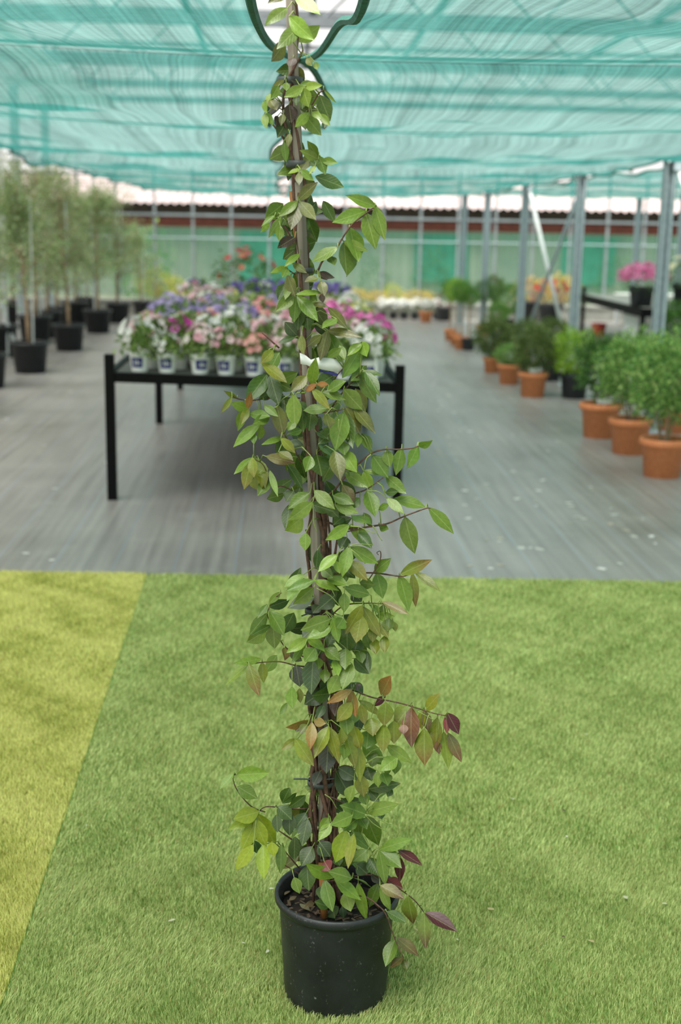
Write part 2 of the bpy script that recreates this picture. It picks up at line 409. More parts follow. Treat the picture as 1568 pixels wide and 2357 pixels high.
pr = [(-12.3+i*.1, .035*(1 if i % 2 else -1)) for i in range(n)]
mb.add([(x, -.7, 2.10+d) for x, d in pr]+[(x, 4.2, 2.95+d) for x, d in pr], [(i, i+1, n+i+1, n+i) for i in range(n-1)])
mb.build('corrugated_roof', M['roof_sheet'], b)
o = MB().box((-7.02, 8, 0), (-6.98, 24, 1.7)).build('wall_left', plain('side_screen', 'a9b3a6', '8d988b', 1.5, .9)); o['kind'] = 'structure'

# ================================================================== ARTIFICIAL TURF
SEAM = [ground(340, 1325), ground(60, 2160)]; EDGE = [ground(0, 1322), ground(1568, 1345)]
def seam_x(y): a, b_ = SEAM; return a[0]+(b_[0]-a[0])*(y-a[1])/(b_[1]-a[1])
def edge_y(x): a, b_ = EDGE; return a[1]+(b_[1]-a[1])*(x-a[0])/(b_[0]-a[0])
def turf(side, label, c_lo, c_hi, seed, nap):
    r = np.random.default_rng(seed); y0 = 1.2
    root = thing('turf_roll', label, 'artificial turf', (0, 0, 0))
    xo = -3.4 if side < 0 else 3.6
    P = [(xo, y0), (seam_x(y0), y0), (seam_x(6), edge_y(-.6)), (xo, edge_y(xo))]
    mb = MB(); nP = len(P)
    mb.add([(x, y, .001) for x, y in P]+[(x, y, .007) for x, y in P], [tuple(range(nP)), tuple(range(nP, 2*nP))]+[(i, (i+1) % nP, nP+(i+1) % nP, nP+i) for i in range(nP)])
    mb.build('backing', M['turf_back'], root)
    Ns = [(1.9, 3.1, 80000), (3.1, 4.4, 44000), (4.4, 6.0, 25000)]; pts = []
    for a, b_, dens in Ns:
        n_ = int((abs(xo)+.9)*(b_-a)*dens); x = r.uniform(min(xo, -.9), max(xo, -.3), n_); y = r.uniform(a, b_, n_)
        vis = (x > -.23*y-.25) & (x < .325*y+.3)
        keep = vis | (r.random(n_) < .25)
        ok = keep & (y < edge_y(x)) & ((x < seam_x(y)-.002) if side < 0 else (x > seam_x(y)+.002))
        pts.append(np.stack([x[ok], y[ok], np.where(vis[ok], 1.0, 2.2)], 1))
    pts = np.concatenate(pts); n_ = len(pts); x, y, wsc = pts.T
    low = np.sin(x*8.3+1.7*np.sin(y*5.1+seed))*.3+np.sin(y*13.1+2*np.sin(x*7.4))*.35+np.sin(x*23+y*17+2*np.sin(y*9))*.3+np.sin(x*41-y*33)*.2
    h = r.uniform(.013, .022, n_); w = r.uniform(.0007, .0012, n_)*wsc*np.where(y > 4.4, 1.8, np.where(y > 3.1, 1.35, 1.0))
    ang = r.uniform(0, 2*math.pi, n_); lean = r.uniform(.3, 1.0, n_)
    lx = np.cos(ang)*.010*lean + nap[0]*(.010+.009*low)+.002*low; ly = np.sin(ang)*.010*lean + nap[1]*(.010+.010*low)+.003*low
    q = r.uniform(0, math.pi, n_)*.5-.78
    z0 = np.full(n_, .006)
    A_ = np.stack([x-w*np.cos(q), y-w*np.sin(q), z0], 1); B_ = np.stack([x+w*np.cos(q), y+w*np.sin(q), z0], 1)
    Cc = np.stack([x+lx*.35+w*.7, y+ly*.35, z0+h*.62], 1); D_ = np.stack([x+lx*.35-w*.7, y+ly*.35, z0+h*.62], 1)
    T_ = np.stack([x+lx, y+ly, z0+h*.95], 1)
    V_ = np.stack([A_, B_, Cc, D_, T_], 1).reshape(-1, 3); i0 = np.arange(n_)*5
    F_ = np.concatenate([np.stack([i0, i0+1, i0+2], 1), np.stack([i0, i0+2, i0+3], 1), np.stack([i0+3, i0+2, i0+4], 1)])
    mixf = np.clip(r.normal(.5, .28, n_), 0, 1)[:, None]
    col = np.array(lin(c_lo))*(1-mixf)+np.array(lin(c_hi))*mixf
    straw = r.random(n_) < .06; col[straw] = lin('b7a86a')
    me_ = np_mesh('pile', V_, F_, M['grass'], np.repeat(col, 5, 0))
    o_ = link('pile', me_, root); o_['kind'] = 'stuff'
    return root
turf(-1, 'yellower strip of artificial turf beside the wider green roll', '9da03c', 'f0f094', 3, (-.3, .7))
turf(1, 'wide mid-green artificial turf roll under the black plant pot', '748a36', 'e4efa4', 4, (.4, .25))

# ================================================================== BLACK METAL BENCH WITH FLOWERS
BX0, BX1, BY0, BY1 = -1.03, .72, 7.62, 13.3
def bench_z(x): return .785-.045*(x-BX0)/(BX1-BX0)
bench = thing('plant_bench', 'long black steel bench carrying rows of potted flowers', 'bench', (0, 0, 0))
for x in (BX0, BX1):
    for y in (BY0, 10.65, 12.9):
        hh = bench_z(x)+(.105 if y == BY0 else -.01)
        MB().box((x-.028, y-.028, 0), (x+.028, y+.028, hh)).build('leg', M['black_metal'], bench)
def zbar(p, q, w, d):
    mb = MB(); n_ = 2; V_ = []
    dv = np.array(q)-np.array(p); dv /= np.linalg.norm(dv); s_ = np.cross(dv, [0, 0, 1]); s_ /= np.linalg.norm(s_)
    for P_ in (p, q):
        P_ = np.array(P_)
        V_ += [P_+s_*w/2, P_-s_*w/2, P_-s_*w/2-np.array([0, 0, d]), P_+s_*w/2-np.array([0, 0, d])]
    return mb.add(V_, [(0, 1, 2, 3), (7, 6, 5, 4), (0, 4, 5, 1), (1, 5, 6, 2), (2, 6, 7, 3), (3, 7, 4, 0)])
for y in (BY0, 10.65, BY1): zbar((BX0, y, bench_z(BX0)), (BX1, y, bench_z(BX1)), .04, .06).build('cross_rail', M['black_metal'], bench)
for x in (BX0, BX1): zbar((x, BY0, bench_z(x)), (x, BY1, bench_z(x)), .04, .06).build('side_rail', M['black_metal'], bench)
mb = MB()
for i in range(46):
    x = BX0+.03+i*(BX1-BX0-.06)/45; mb.tube([(x, BY0, bench_z(x)-.012), (x, BY1, bench_z(x)-.012)], .003, 4)
for i in range(90):
    y = BY0+.03+i*.0625; mb.tube([(BX0, y, bench_z(BX0)-.016), (BX1, y, bench_z(BX1)-.016)], .003, 4)
o = mb.build('wire_deck', M['black_metal'], bench); o['kind'] = 'stuff'
for i in range(9):
    y0_ = BY0+.04+i*.62; y1_ = y0_+.6
    V_ = [(BX0+.03, y0_, bench_z(BX0)-.008), (BX1-.03, y0_, bench_z(BX1)-.008), (BX1-.03, y1_, bench_z(BX1)-.008), (BX0+.03, y1_, bench_z(BX0)-.008)]
    MB().add(V_, [(0, 1, 2, 3)]).build('capillary_mat', plain('grey_mat', '5d605c', '474a46', 9, .9) if i == 0 else bpy.data.materials['grey_mat'], bench)

def leaf_cloud(n, gen, L, W, cols, r, droop=.0):
    """n small diamond leaves; gen(n)-> centres and outward directions"""
    C_, N_ = gen(n); d = r.normal(size=(n, 3))*.8+N_; d /= np.linalg.norm(d, axis=1)[:, None]
    d[:, 2] -= droop
    s_ = np.cross(d, r.normal(size=(n, 3))); s_ /= np.linalg.norm(s_, axis=1)[:, None]
    l = L*r.uniform(.6, 1.25, n)[:, None]; w = W*r.uniform(.6, 1.25, n)[:, None]
    up = np.cross(s_, d)
    V_ = np.stack([C_, C_+d*l*.5+s_*w*.5+up*l*.06, C_+d*l, C_+d*l*.5-s_*w*.5+up*l*.06], 1).reshape(-1, 3)
    F_ = np.arange(n*4).reshape(-1, 4)
    cc = np.array([lin(c) for c in cols])[r.integers(0, len(cols), n)]*r.uniform(.8, 1.2, (n, 1))
    return V_, F_, np.repeat(cc, 4, 0)
def ball_gen(rx, ry, rz, cz, r, fill=.55, bottom=-1.0):
    def g(n):
        N_ = r.normal(size=(n, 3)); N_ /= np.linalg.norm(N_, axis=1)[:, None]
        N_[:, 2] = np.where(N_[:, 2] < bottom, -N_[:, 2], N_[:, 2])
        rad = r.uniform(fill, 1.0, n)[:, None]**.7*(1+.14*np.sin(N_[:, :1]*5+N_[:, 1:2]*4+N_[:, 2:]*6+r.uniform(0, 6))+.08*np.sin(N_[:, :1]*13+N_[:, 2:]*11))
        return N_*rad*np.array([rx, ry, rz])+np.array([0, 0, cz]), N_
    return g

# potted bedding plants: five flower colours, each two shapes
FLOWERS = {
 'white': (['f3f1ec', 'e9e6e2', 'f6f2ee'], 'small potted petunia with white flowers on the black bench'),
 'pale pink': (['f1c6cf', 'f5d7d8', 'e9aebd', 'f7ece8'], 'small potted petunia with pale pink flowers on the black bench'),
 'salmon': (['f09aa0', 'f2b3ad', 'f5c8bb'], 'small potted petunia with salmon flowers on the black bench'),
 'magenta': (['c23a9a', 'a82f86', 'd97cc0'], 'small potted petunia with magenta flowers on the black bench'),
 'lavender': (['b9a3d6', 'a792c9', 'cbb9e2', 'c5b3dd'], 'small potted plant with lavender flowers on the black bench'),
 'hot pink': (['ea82c4', 'e46bb3', 'f0a0d2'], 'small potted plant with hot pink flowers at the bench side'),
 'cream': (['f3efc9', 'f0e38c', 'f6f3e4'], 'small potted plant with cream and yellow flowers on the black bench'),
 'violet': (['6f57ad', '8a74c0', '5b459b'], 'small potted plant with violet flowers at the bench end'),
 'red': (['d8304a', 'e2556a', 'c9273d'], 'small potted plant with red flowers on the black bench'),
}
pot_prof = [(.0, .0), (.048, .0), (.062, .105), (.067, .105), (.067, .115), (.060, .115), (.057, .10), (.0, .098)]
pot_me = MB().lathe(pot_prof, 16).mesh('pot', M['white_plastic'], False)
lab = MB()
for z0_, z1_, a0, a1 in ((.028, .088, -2.25, -.95),):
    k_ = 8; V_ = []
    for j in range(k_+1):
        q = a0+(a1-a0)*j/k_
        for z in (z0_, z1_): rr = .048+.014*z/.105+.0012; V_.append((rr*math.cos(q), rr*math.sin(q), z))
    lab.add(V_, [(2*j, 2*j+2, 2*j+3, 2*j+1) for j in range(k_)])
lab_me = lab.mesh('printed_label', M['blue_print'])
white_print = MB()
for q, z0_, z1_ in ((-1.75, .045, .072), (-1.5, .045, .072), (-1.3, .05, .062)):
    rr = .0615; white_print.add([(rr*math.cos(q-.05), rr*math.sin(q-.05), z0_), (rr*math.cos(q+.05), rr*math.sin(q+.05), z0_), (rr*math.cos(q+.05), rr*math.sin(q+.05), z1_), (rr*math.cos(q-.05), rr*math.sin(q-.05), z1_)], [(0, 1, 2, 3)])
print_me = white_print.mesh('label_print', M['white_plastic'])
bed_leaf = []
for v in range(4):
    r = np.random.default_rng(40+v); V_, F_, c_ = leaf_cloud(230, ball_gen(.115, .115, .10, .18, r, .2, -.6), .05, .02, ['7d9a4e', '6a8a42', '93ad5c', '5c7c3c', 'a3b76a'], r)
    bed_leaf.append(np_mesh('foliage', V_, F_, M['foliage'], c_))
def blossom_mesh(cols, seed, n=21, R=.026, spread=(.12, .115, .11, .19)):
    r = np.random.default_rng(seed); V_, F_, Cc = [], [], []
    for k in range(n):
        N_ = r.normal(size=3); N_[2] = abs(N_[2])+.15; N_[1] -= .25; N_ /= np.linalg.norm(N_)
        P_ = N_*np.array(spread[:3])*r.uniform(.85, 1.12)+np.array([0, 0, spread[3]])
        a = np.cross(N_, [0, 0, 1.0]); a /= np.linalg.norm(a)+1e-6; b_ = np.cross(N_, a); rr = R*r.uniform(.75, 1.2)
        i0 = len(V_); c_ = np.array(lin(cols[r.integers(len(cols))])); V_.append(P_-N_*rr*.55); Cc.append(c_*.75)
        for j in range(10):
            q = 2*math.pi*j/10; lob = 1.0 if j % 2 else .78
            V_.append(P_+(a*math.cos(q)+b_*math.sin(q))*rr*lob); Cc.append(c_)
        F_ += [(i0, i0+1+j, i0+1+(j+1) % 10) for j in range(10)]
    return np_mesh('blossoms', np.array(V_), np.array(F_), M['petal'], Cc)
bed_flow = {k: [blossom_mesh(v[0], 100+i*3+j) for j in range(3)] for i, (k, v) in enumerate(FLOWERS.items())}
def bedding(x, y, kind, front):
    t = thing('potted_petunia' if kind not in ('lavender', 'violet', 'hot pink', 'cream', 'red') else 'potted_bedding_plant', FLOWERS[kind][1], 'potted flower', (x, y, bench_z(x)-.008), random.uniform(-.3, .3) if front else random.uniform(0, 6), 'potted bedding flowers on the bench')
    p = link('pot', pot_me, t)
    if front: q = link('printed_label', lab_me, p); link('label_print', print_me, p)
    s = random.uniform(.85, 1.2)
    link('foliage', random.choice(bed_leaf), t, (0, 0, -.02), (0, 0, random.uniform(0, 6)), (s, s, s*random.uniform(.9, 1.15)))['kind'] = 'stuff'
    link('blossoms', random.choice(bed_flow[kind]), t, (0, 0, -.02), (0, 0, random.uniform(-.6, .6)), (s, s, s*random.uniform(.95, 1.2)))['kind'] = 'stuff'
    return t
ROWS = [7.78+i*.215 for i in range(25)]
for i, y in enumerate(ROWS):
    for j in range(9):
        x = BX0+.17+j*.178+(.05 if i % 2 else 0)*(1 if i else 0)+random.uniform(-.02, .02); u = j/8
        if i <= 1: kind = ['white', 'white', 'pale pink', 'pale pink', 'salmon', 'pale pink', 'white', 'white', 'white'][j] if i == 0 else ['pale pink', 'magenta', 'white', 'salmon', 'pale pink', 'pale pink', 'white', 'pale pink', 'hot pink'][j]
        elif i <= 4: kind = random.choice(['white', 'pale pink', 'pale pink', 'salmon']) if u < .75 else 'hot pink'
        elif i <= 9: kind = 'lavender' if u < .42 else (random.choice(['pale pink', 'salmon', 'white']) if u < .8 else 'hot pink')
        elif i <= 12: kind = random.choice(['lavender', 'pale pink', 'lavender']) if u < .6 else random.choice(['cream', 'white'])
        elif i <= 19: kind = random.choice(['cream', 'white', 'cream', 'pale pink'])
        else: kind = random.choice(['violet', 'violet', 'white', 'red'])
        bedding(x, y, kind, i == 0)
t = thing('plant_marker', 'white plastic stake label standing among the flowers at the bench corner', 'label', (.58, 7.72, bench_z(.58)))
MB().box((-.008, -.001, 0), (.008, .001, .17)).build('stake', M['white_plastic'], t); MB().box((-.035, -.002, .15), (.035, .002, .215)).build('plate', M['white_plastic'], t)

# ================================================================== POTTED TREES ALONG THE LEFT
tp = [(.0, 0), (.165, 0), (.20, .31), (.218, .31), (.222, .335), (.205, .345), (.195, .33), (.185, .27), (.0, .275)]
tree_pot = MB().lathe(tp[:-2], 28).mesh('pot', M['pot_black'], True); tree_soil = MB().disc(.19, .285, 20, .012).mesh('soil', M['soil'])
def tree_meshes(seed, olive):
    r = np.random.default_rng(seed); mb = MB()
    lean = r.normal(0, .05, 2); tr = [(lean[0]*t_+.015*math.sin(7*t_+seed), lean[1]*t_, .28+1.75*t_) for t_ in np.linspace(0, 1, 12)]
    mb.tube(tr, list(np.linspace(.024, .008, 12)), 8); trunk = mb.mesh('trunk', M['bark'], True)
    br = MB(); tips = []
    for k in range(44):
        z = r.uniform(.85, 2.02); i = int((z-.28)/1.75*11); base = np.array(tr[min(i, 11)]); a = r.uniform(0, 2*math.pi); l = r.uniform(.16, .46)*(1.15-.4*(z-1)/1.0)
        e = base+np.array([math.cos(a)*l, math.sin(a)*l, r.uniform(.08, .34)]); mid = (base+e)/2+np.array([0, 0, .04])
        br.tube([base, mid, e], [.006, .004, .002], 4); tips.append((base, mid, e))
    branches = br.mesh('branches', M['bark'])
    def g(n):
        k = r.integers(0, len(tips), n); s_ = r.uniform(.25, 1.15, n)[:, None]; B_ = np.array([t_[0] for t_ in tips])[k]; E_ = np.array([t_[2] for t_ in tips])[k]
        P_ = B_+(E_-B_)*s_+r.normal(0, .055, (n, 3)); D_ = E_-B_; D_ /= np.linalg.norm(D_, axis=1)[:, None]; return P_, D_
    V_, F_, c_ = leaf_cloud(4200, g, .052, .017, olive, r, .25)
    return trunk, branches, np_mesh('foliage', V_, F_, M['foliage'], c_)
tms = [tree_meshes(60+i, ['9aaa74', '86985e', 'abb98a', '768a54', 'bcc6a0'] if i % 2 else ['8fac68', '7a9a56', 'a5ba82', '6b8a4e', 'b8c89a']) for i in range(4)]
def tree(x, y, label, group, k, s=1.0):
    t = thing('potted_tree', label, 'potted tree', (x, y, 0), random.uniform(0, 6.28), group); t.scale = (s, s, s)
    link('pot', tree_pot, t); link('soil', tree_soil, t)
    link('trunk', tms[k % 4][0], t); link('branches', tms[k % 4][1], t)['kind'] = 'stuff'; link('foliage', tms[k % 4][2], t)['kind'] = 'stuff'
    st = MB().tube([(.05, .03, .25), (.07, .05, 1.9)], .009, 6).build('support_stake', M['pale_metal'], t)
row = [(-2.78, 10.9), (-2.98, 12.9), (-2.80, 14.22), (-2.78, 16.74), (-2.80, 19.5), (-2.74, 21.5), (-2.55, 23.35)]
for i, (x, y) in enumerate(row):
    tree(x, y, 'slender olive-leaved tree in black pot along the path, %s from the back fence' % ORD[len(row)-1-i], 'black-potted trees along the path', i, [1, 1, 1, 1, 1.02, .98, .75][i])
back = [(-3.8, 15.1), (-3.5, 15.9), (-3.4, 17.7), (-3.4, 18.6), (-3.55, 20.3), (-3.4, 21.2), (-4.9, 17.4), (-4.6, 19.2), (-4.4, 21.2), (-5.3, 20.4), (-5.4, 22.3), (-3.45, 22.75)]
for i, (x, y) in enumerate(back):
    tree(x, y, 'slender olive-leaved tree in black pot in the ranks behind the path row', 'potted trees behind the path row', i+1, random.uniform(.95, 1.15))
for i in range(14):
    x, y = random.uniform(-4.8, -3.1), 14.5+i*.62
    o = MB().tube([(x, y, 0), (x+.02, y, 2.6)], .014, 6).build('support_pole', M['pale_metal'])
    tag(o, 'tall thin pale pole standing among the potted trees', 'pole', 'pale poles among the potted trees')

# ================================================================== SHRUBS IN POTS ALONG THE RIGHT
rim_prof = [(.0, 0), (.74, 0), (.86, .78), (.94, .80), (1.0, .84), (1.0, .96), (.95, 1.0), (.90, .97), (.84, .80)]
pot_meshes = {}
def pot_mesh(kind):
    if kind not in pot_meshes:
        pot_meshes[kind] = MB().lathe(rim_prof, 32).mesh('pot', M['terracotta' if kind == 'terracotta' else 'pot_black'], True)
        pot_meshes['soil'] = MB().disc(.85, .84, 24, .02).mesh('soil', M['soil'])
    return pot_meshes[kind]
GREENS = {'dark': ['4f7a35', '426a2e', '5f8a40', '3a5c2a', '6d9648'], 'bright': ['a8cc40', 'bcdc54', '8fb838', '7aa436'],
          'olive': ['6f8344', '5c7238', '84964f', '4f6432'], 'fresh': ['6a9a48', '86b058', '55823a', '9cc068', 'b0cc78'], 'yellow': ['c9cc3e', 'b9bf3a', 'd8c94a', '9fae3c'],
          'ball': ['5c8a32', '6f9c3c', '4b7a2c', '7aa844'], 'bronze': ['8a5a5a', '734a4a', '9c6d68', '5f4a40'], 'gold': ['e0b63c', 'd4a235', 'e8cb5c', 'a9a040']}
cloud_cache = {}
def cloud(col, v, L=.05, n=4200):
    key = (col, v, L, n)
    if key not in cloud_cache:
        r = np.random.default_rng(hash((col, v)) % 9999 if False else 500+v*17+len(col)*3); V_, F_, c_ = leaf_cloud(n, ball_gen(1, 1, 1, 0, r, .45), L, L*.5, GREENS[col], r)
        cloud_cache[key] = np_mesh('foliage', V_, F_, M['foliage'], c_)
    return cloud_cache[key]
def shrub(px, py, wpx, kind, top, bot, swpx, col, label, group, name='potted_shrub', stem=True, sx=0, card=False, hfac=.80, L=.13):
    g = ground(px, py); Y = g[1]; rr = wpx*Y/FPX/2; Yc = Y+rr*.74; X = at(px, py, Yc)[0]; hp = rr*2*hfac
    t = thing(name, label, 'potted shrub', (X, Yc, 0), random.uniform(0, 6), group)
    link('pot', pot_mesh(kind), t, scale=(rr, rr, hp)); link('soil', pot_meshes['soil'], t, scale=(rr, rr, hp))
    zt, zb = at(px+sx, top, Yc)[2], at(px+sx, bot, Yc)[2]; cz = (zt+zb)/2; rz = (zt-zb)/2; rx = swpx*Y/FPX/2
    o = link('foliage', cloud(col, random.randint(0, 2), L), t, (0, 0, cz), None, (rx, rx, rz)); o['kind'] = 'stuff'
    mb = MB()
    for k in range(5): mb.tube([(.1*rr*math.cos(k*1.3), .1*rr*math.sin(k*1.3), hp*.8), (.5*rx*math.cos(k*1.3), .5*rx*math.sin(k*1.3), max(cz, hp))], [.008, .004], 5)
    o = mb.build('stems', M['bark'], t); o['kind'] = 'stuff'
    if card:
        a = -t.rotation_euler[2]
        mb = MB().box((-.06, -rr*.55-.002, hp*1.02), (.06, -rr*.55+.002, hp*1.02+.045), a, (0, 0)).box((-.005, -rr*.55-.002, hp*.8), (.005, -rr*.55+.002, hp*1.03), a, (0, 0))
        mb.build('label_card', M['white_plastic'], t)
    return t
G1 = 'potted shrubs along the galvanised posts'
TL = 'shrub in the %s terracotta pot up the path from the turf'
shrub(1522, 1103, 116, 'terracotta', 770, 975, 190, 'fresh', 'feathery fresh green '+TL % 'first', G1, stem=True)
shrub(1447, 1049, 106, 'terracotta', 765, 940, 175, 'fresh', 'feathery fresh green '+TL % 'second', G1, card=False)
shrub(1379, 1011, 102, 'terracotta', 765, 915, 130, 'dark', 'dark green '+TL % 'third' +', card', G1, card=True)
shrub(1556, 1000, 92, 'terracotta', 800, 950, 150, 'dark', 'dark green shrub in a terracotta pot tucked behind the front pair', G1)
shrub(1320, 919, 74, 'black', 758, 872, 112, 'bright', 'bright yellow-green bushy shrub in a black pot beside the path', G1)
shrub(1225, 916, 72, 'terracotta', 745, 855, 100, 'olive', 'olive '+TL % 'fourth'+', card', G1, card=True)
shrub(1171, 886, 58, 'terracotta', 790, 842, 74, 'fresh', 'low fresh green '+TL % 'fifth', G1)
shrub(1132, 859, 44, 'terracotta', 728, 822, 92, 'olive', 'rounded olive green '+TL % 'sixth', G1, sx=10)
shrub(1268, 878, 52, 'black', 730, 830, 100, 'olive', 'taller olive green shrub in a black pot behind the terracotta pots', G1)
shrub(1205, 850, 46, 'black', 735, 815, 90, 'olive', 'olive green shrub in a black pot at a post foot', G1)
shrub(1500, 930, 70, 'black', 770, 880, 150, 'fresh', 'fresh green shrub in a black pot behind the leaning brace', G1)
shrub(1412, 900, 60, 'black', 780, 860, 96, 'dark', 'dark green shrub in a black pot between two posts', G1)
shrub(1560, 880, 80, 'black', 690, 830, 120, 'dark', 'tall dark evergreen shrub in a black pot near the flower benches', G1)
# clipped balls farther up the aisle
def topiary(px, py, wpx, kind, by, bpx, label, bcol='ball', flower=None):
    g = ground(px, py); Y = g[1]; rr = wpx*Y/FPX/2; Yc = Y+rr*.74; X = at(px, py, Yc)[0]; hp = rr*1.7
    t = thing('topiary_ball', label, 'topiary', (X, Yc, 0), random.uniform(0, 6), 'clipped box balls up the aisle')
    link('pot', pot_mesh(kind), t, scale=(rr, rr, hp)); link('soil', pot_meshes['soil'], t, scale=(rr, rr, hp))
    cz = at(px, by, Yc)[2]; rb = bpx*Y/FPX/2
    MB().tube([(0, 0, hp*.8), (0, 0, cz)], .014, 6).build('stem', M['bark'], t)
    o = link('clipped_ball', cloud(bcol, random.randint(0, 2), .10), t, (0, 0, cz), None, (rb, rb, rb)); o['kind'] = 'stuff'
topiary(1078, 807, 34, 'black', 683, 46, 'dark green clipped ball on a stem in a black pot')
topiary(1060, 805, 34, 'terracotta', 672, 56, 'clipped ball on a stem in the first terracotta pot of the far group', 'ball')
topiary(1049, 795, 32, 'terracotta', 668, 58, 'clipped ball on a stem in the second terracotta pot of the far group', 'bright')
topiary(1036, 784, 30, 'terracotta', 666, 52, 'clipped ball on a stem in the third terracotta pot of the far group')
topiary(1110, 775, 30, 'terracotta', 668, 52, 'clipped ball in a terracotta pot against the farthest posts', 'dark')
topiary(1165, 770, 40, 'black', 690, 84, 'large clipped ball in a black pot behind the posts')
topiary(1130, 768, 30, 'black', 660, 56, 'large clipped ball in a black pot touching its lower neighbour', 'olive')
topiary(1145, 800, 36, 'black', 718, 52, 'small clipped ball low over a black pot between posts', 'ball')
# back row in front of the kerb wall
def low_plant(px, py, wpx, kind, hpx, col, label, fl=None, group='small plants by the kerb wall'):
    g = ground(px, py); Y = min(g[1], 23.3); rr = wpx*Y/FPX/2; X = at(px, py, Y)[0]; hp = rr*1.5
    t = thing('potted_plant', label, 'potted plant', (X, Y, 0), 0, group)
    link('pot', pot_mesh(kind), t, scale=(rr, rr, hp)); link('soil', pot_meshes['soil'], t, scale=(rr, rr, hp))
    h = hpx*Y/FPX; o = link('foliage', cloud(col, 1, .16, 500), t, (0, 0, hp+h*.35), None, (rr*1.3, rr*1.3, h*.55)); o['kind'] = 'stuff'
    if fl:
        o = link('blossoms', blossom_mesh(fl, int(px), 22, .05, (rr*1.3, rr*1.3, h*.5, hp+h*.45)), t); o['kind'] = 'stuff'
low_plant(980, 741, 32, 'terracotta', 30, 'olive', 'terracotta pot of white flowers by the kerb wall', ['f4f2ea', 'e9e7e0'])
low_plant(846, 737, 30, 'terracotta', 26, 'olive', 'small terracotta pot with a leafy plant by the kerb wall')
for k, x in enumerate((880, 905, 930, 955, 1005)):
    low_plant(x, 727+k % 2*5, 22, 'black', 32, 'olive', 'small black pot of white flowers along the kerb wall', ['f6f4ee', 'ffffff', 'e6e6de'], 'white flowers along the kerb wall')
low_plant(1210, 735, 60, 'black', 60, 'bronze', 'bronze-leaved shrub in a black pot behind the posts')
low_plant(1265, 745, 60, 'black', 60, 'bronze', 'bronze-leaved shrub in a black pot with a red flower', ['d8463a'])
low_plant(1020, 738, 40, 'black', 40, 'bronze', 'low bronze heather in a black pot beside the box balls')
def bush(px, py, w, h, col, label, Y, name='border_shrub', group='border shrubs at the fence', zb=0.0):
    X = at(px, py, Y)[0]; t = thing(name, label, 'shrub', (X, Y, zb), 0, group)
    rx = w*Y/FPX/2; rz = h*Y/FPX/2; o = link('foliage', cloud(col, 2, .13, 900), t, (0, 0, rz), None, (rx, min(rx*.6, .2), rz)); o['kind'] = 'stuff'
    mb = MB()
    for k in range(5): mb.tube([(.02*k-.04, 0, .0), (rx*.3*math.cos(k*1.4), .1*math.sin(k), rz*1.1)], .008, 5)
    o = mb.build('stems', M['bark'], t); o['kind'] = 'stuff'
bush(362, 690, 110, 70, 'yellow', 'bright yellow-green shrub at the fence beside the last black-potted tree', 23.68, zb=.285)
bush(410, 690, 50, 50, 'yellow', 'small yellow shrub at the fence beside the bright yellow-green one', 23.68, zb=.285)
for k, (x, w, h, c) in enumerate(((870, 60, 26, 'gold'), (905, 50, 44, 'yellow'), (960, 90, 28, 'gold'), (1230, 110, 60, 'gold'), (1290, 90, 70, 'gold'), (820, 60, 30, 'gold'))):
    bush(x, 690, w, h, c, 'low golden-leaved shrub on the kerb wall in front of the green mesh', 23.68, group='golden shrubs at the fence', zb=.285)
for k, (x, w, h, c) in enumerate(((330, 150, 190, 'fresh'), (620, 100, 110, 'olive'), (860, 80, 130, 'olive'), (990, 90, 150, 'olive'), (1420, 120, 140, 'olive'))):
    bush(x, 690, w, h, c, ['bright green tall bush behind the fence mesh at the tree end', 'olive bush behind the mesh in line with the rose', 'olive bush behind the mesh beyond the bench', 'taller olive bush behind the mesh by the box balls', 'broad olive bush behind the mesh near the flower tables'][k], 25.2, 'far_bush', 'bushes behind the fence', -.06)
# tall red rose behind the bench
rb = thing('rose_bush', 'tall red-flowered rose bush in a black pot behind the flower bench', 'rose', (-.42, 14.3, 0))
link('pot', pot_mesh('black'), rb, scale=(.19, .19, .3)); link('soil', pot_meshes['soil'], rb, scale=(.19, .19, .3))
mb = MB()
for k in range(6): mb.tube([(.02*k-.05, 0, .2), (.12*math.cos(k), .12*math.sin(k), .7), (.26*math.cos(k*1.1), .2*math.sin(k*1.1), 1.3)], [.009, .007, .004], 5)
mb.build('stems', M['bark'], rb)['kind'] = 'stuff'
link('foliage', cloud('dark', 0, .16, 700), rb, (0, 0, 1.02), None, (.38, .38, .36))['kind'] = 'stuff'
link('blossoms', blossom_mesh(['e0304a', 'e8506a', 'd84a3a', 'e88a70'], 77, 13, .05, (.36, .34, .34, 1.05)), rb)['kind'] = 'stuff'

# flower benches on the far right
sb = thing('display_bench', 'grey-topped display bench on black legs carrying the pink azalea', 'bench', (0, 0, 0))
MB().box((5.0, 17.4, .57), (7.0, 21.0, .62)).build('bench_top', M['concrete'], sb)
MB().box((5.0, 17.36, .5), (7.0, 17.4, .62)).build('front_rail', M['black_metal'], sb); MB().box((4.96, 17.36, .5), (5.0, 21.0, .62)).build('side_rail', M['black_metal'], sb)
for x, y in ((5.0, 17.42), (6.95, 17.42), (5.0, 20.95), (6.95, 20.95)): MB().box((x-.03, y-.03, 0), (x+.03, y+.03, .74 if y > 20 else .6)).build('leg', M['black_metal'], sb)
def azalea(x, y, z, s, cols, label, leaf='dark', n=520):
    t = thing('potted_azalea', label, 'azalea', (x, y, z))
    link('pot', pot_mesh('black'), t, scale=(.2*s, .2*s, .28*s)); link('soil', pot_meshes['soil'], t, scale=(.2*s, .2*s, .28*s))
    link('foliage', cloud(leaf, 1, .16, 700), t, (0, 0, .38*s), None, (.33*s, .33*s, .2*s))['kind'] = 'stuff'
    link('blossoms', blossom_mesh(cols, 9, n, .024*s if n > 50 else .05*s, (.37*s, .37*s, .25*s, .36*s)), t)['kind'] = 'stuff'
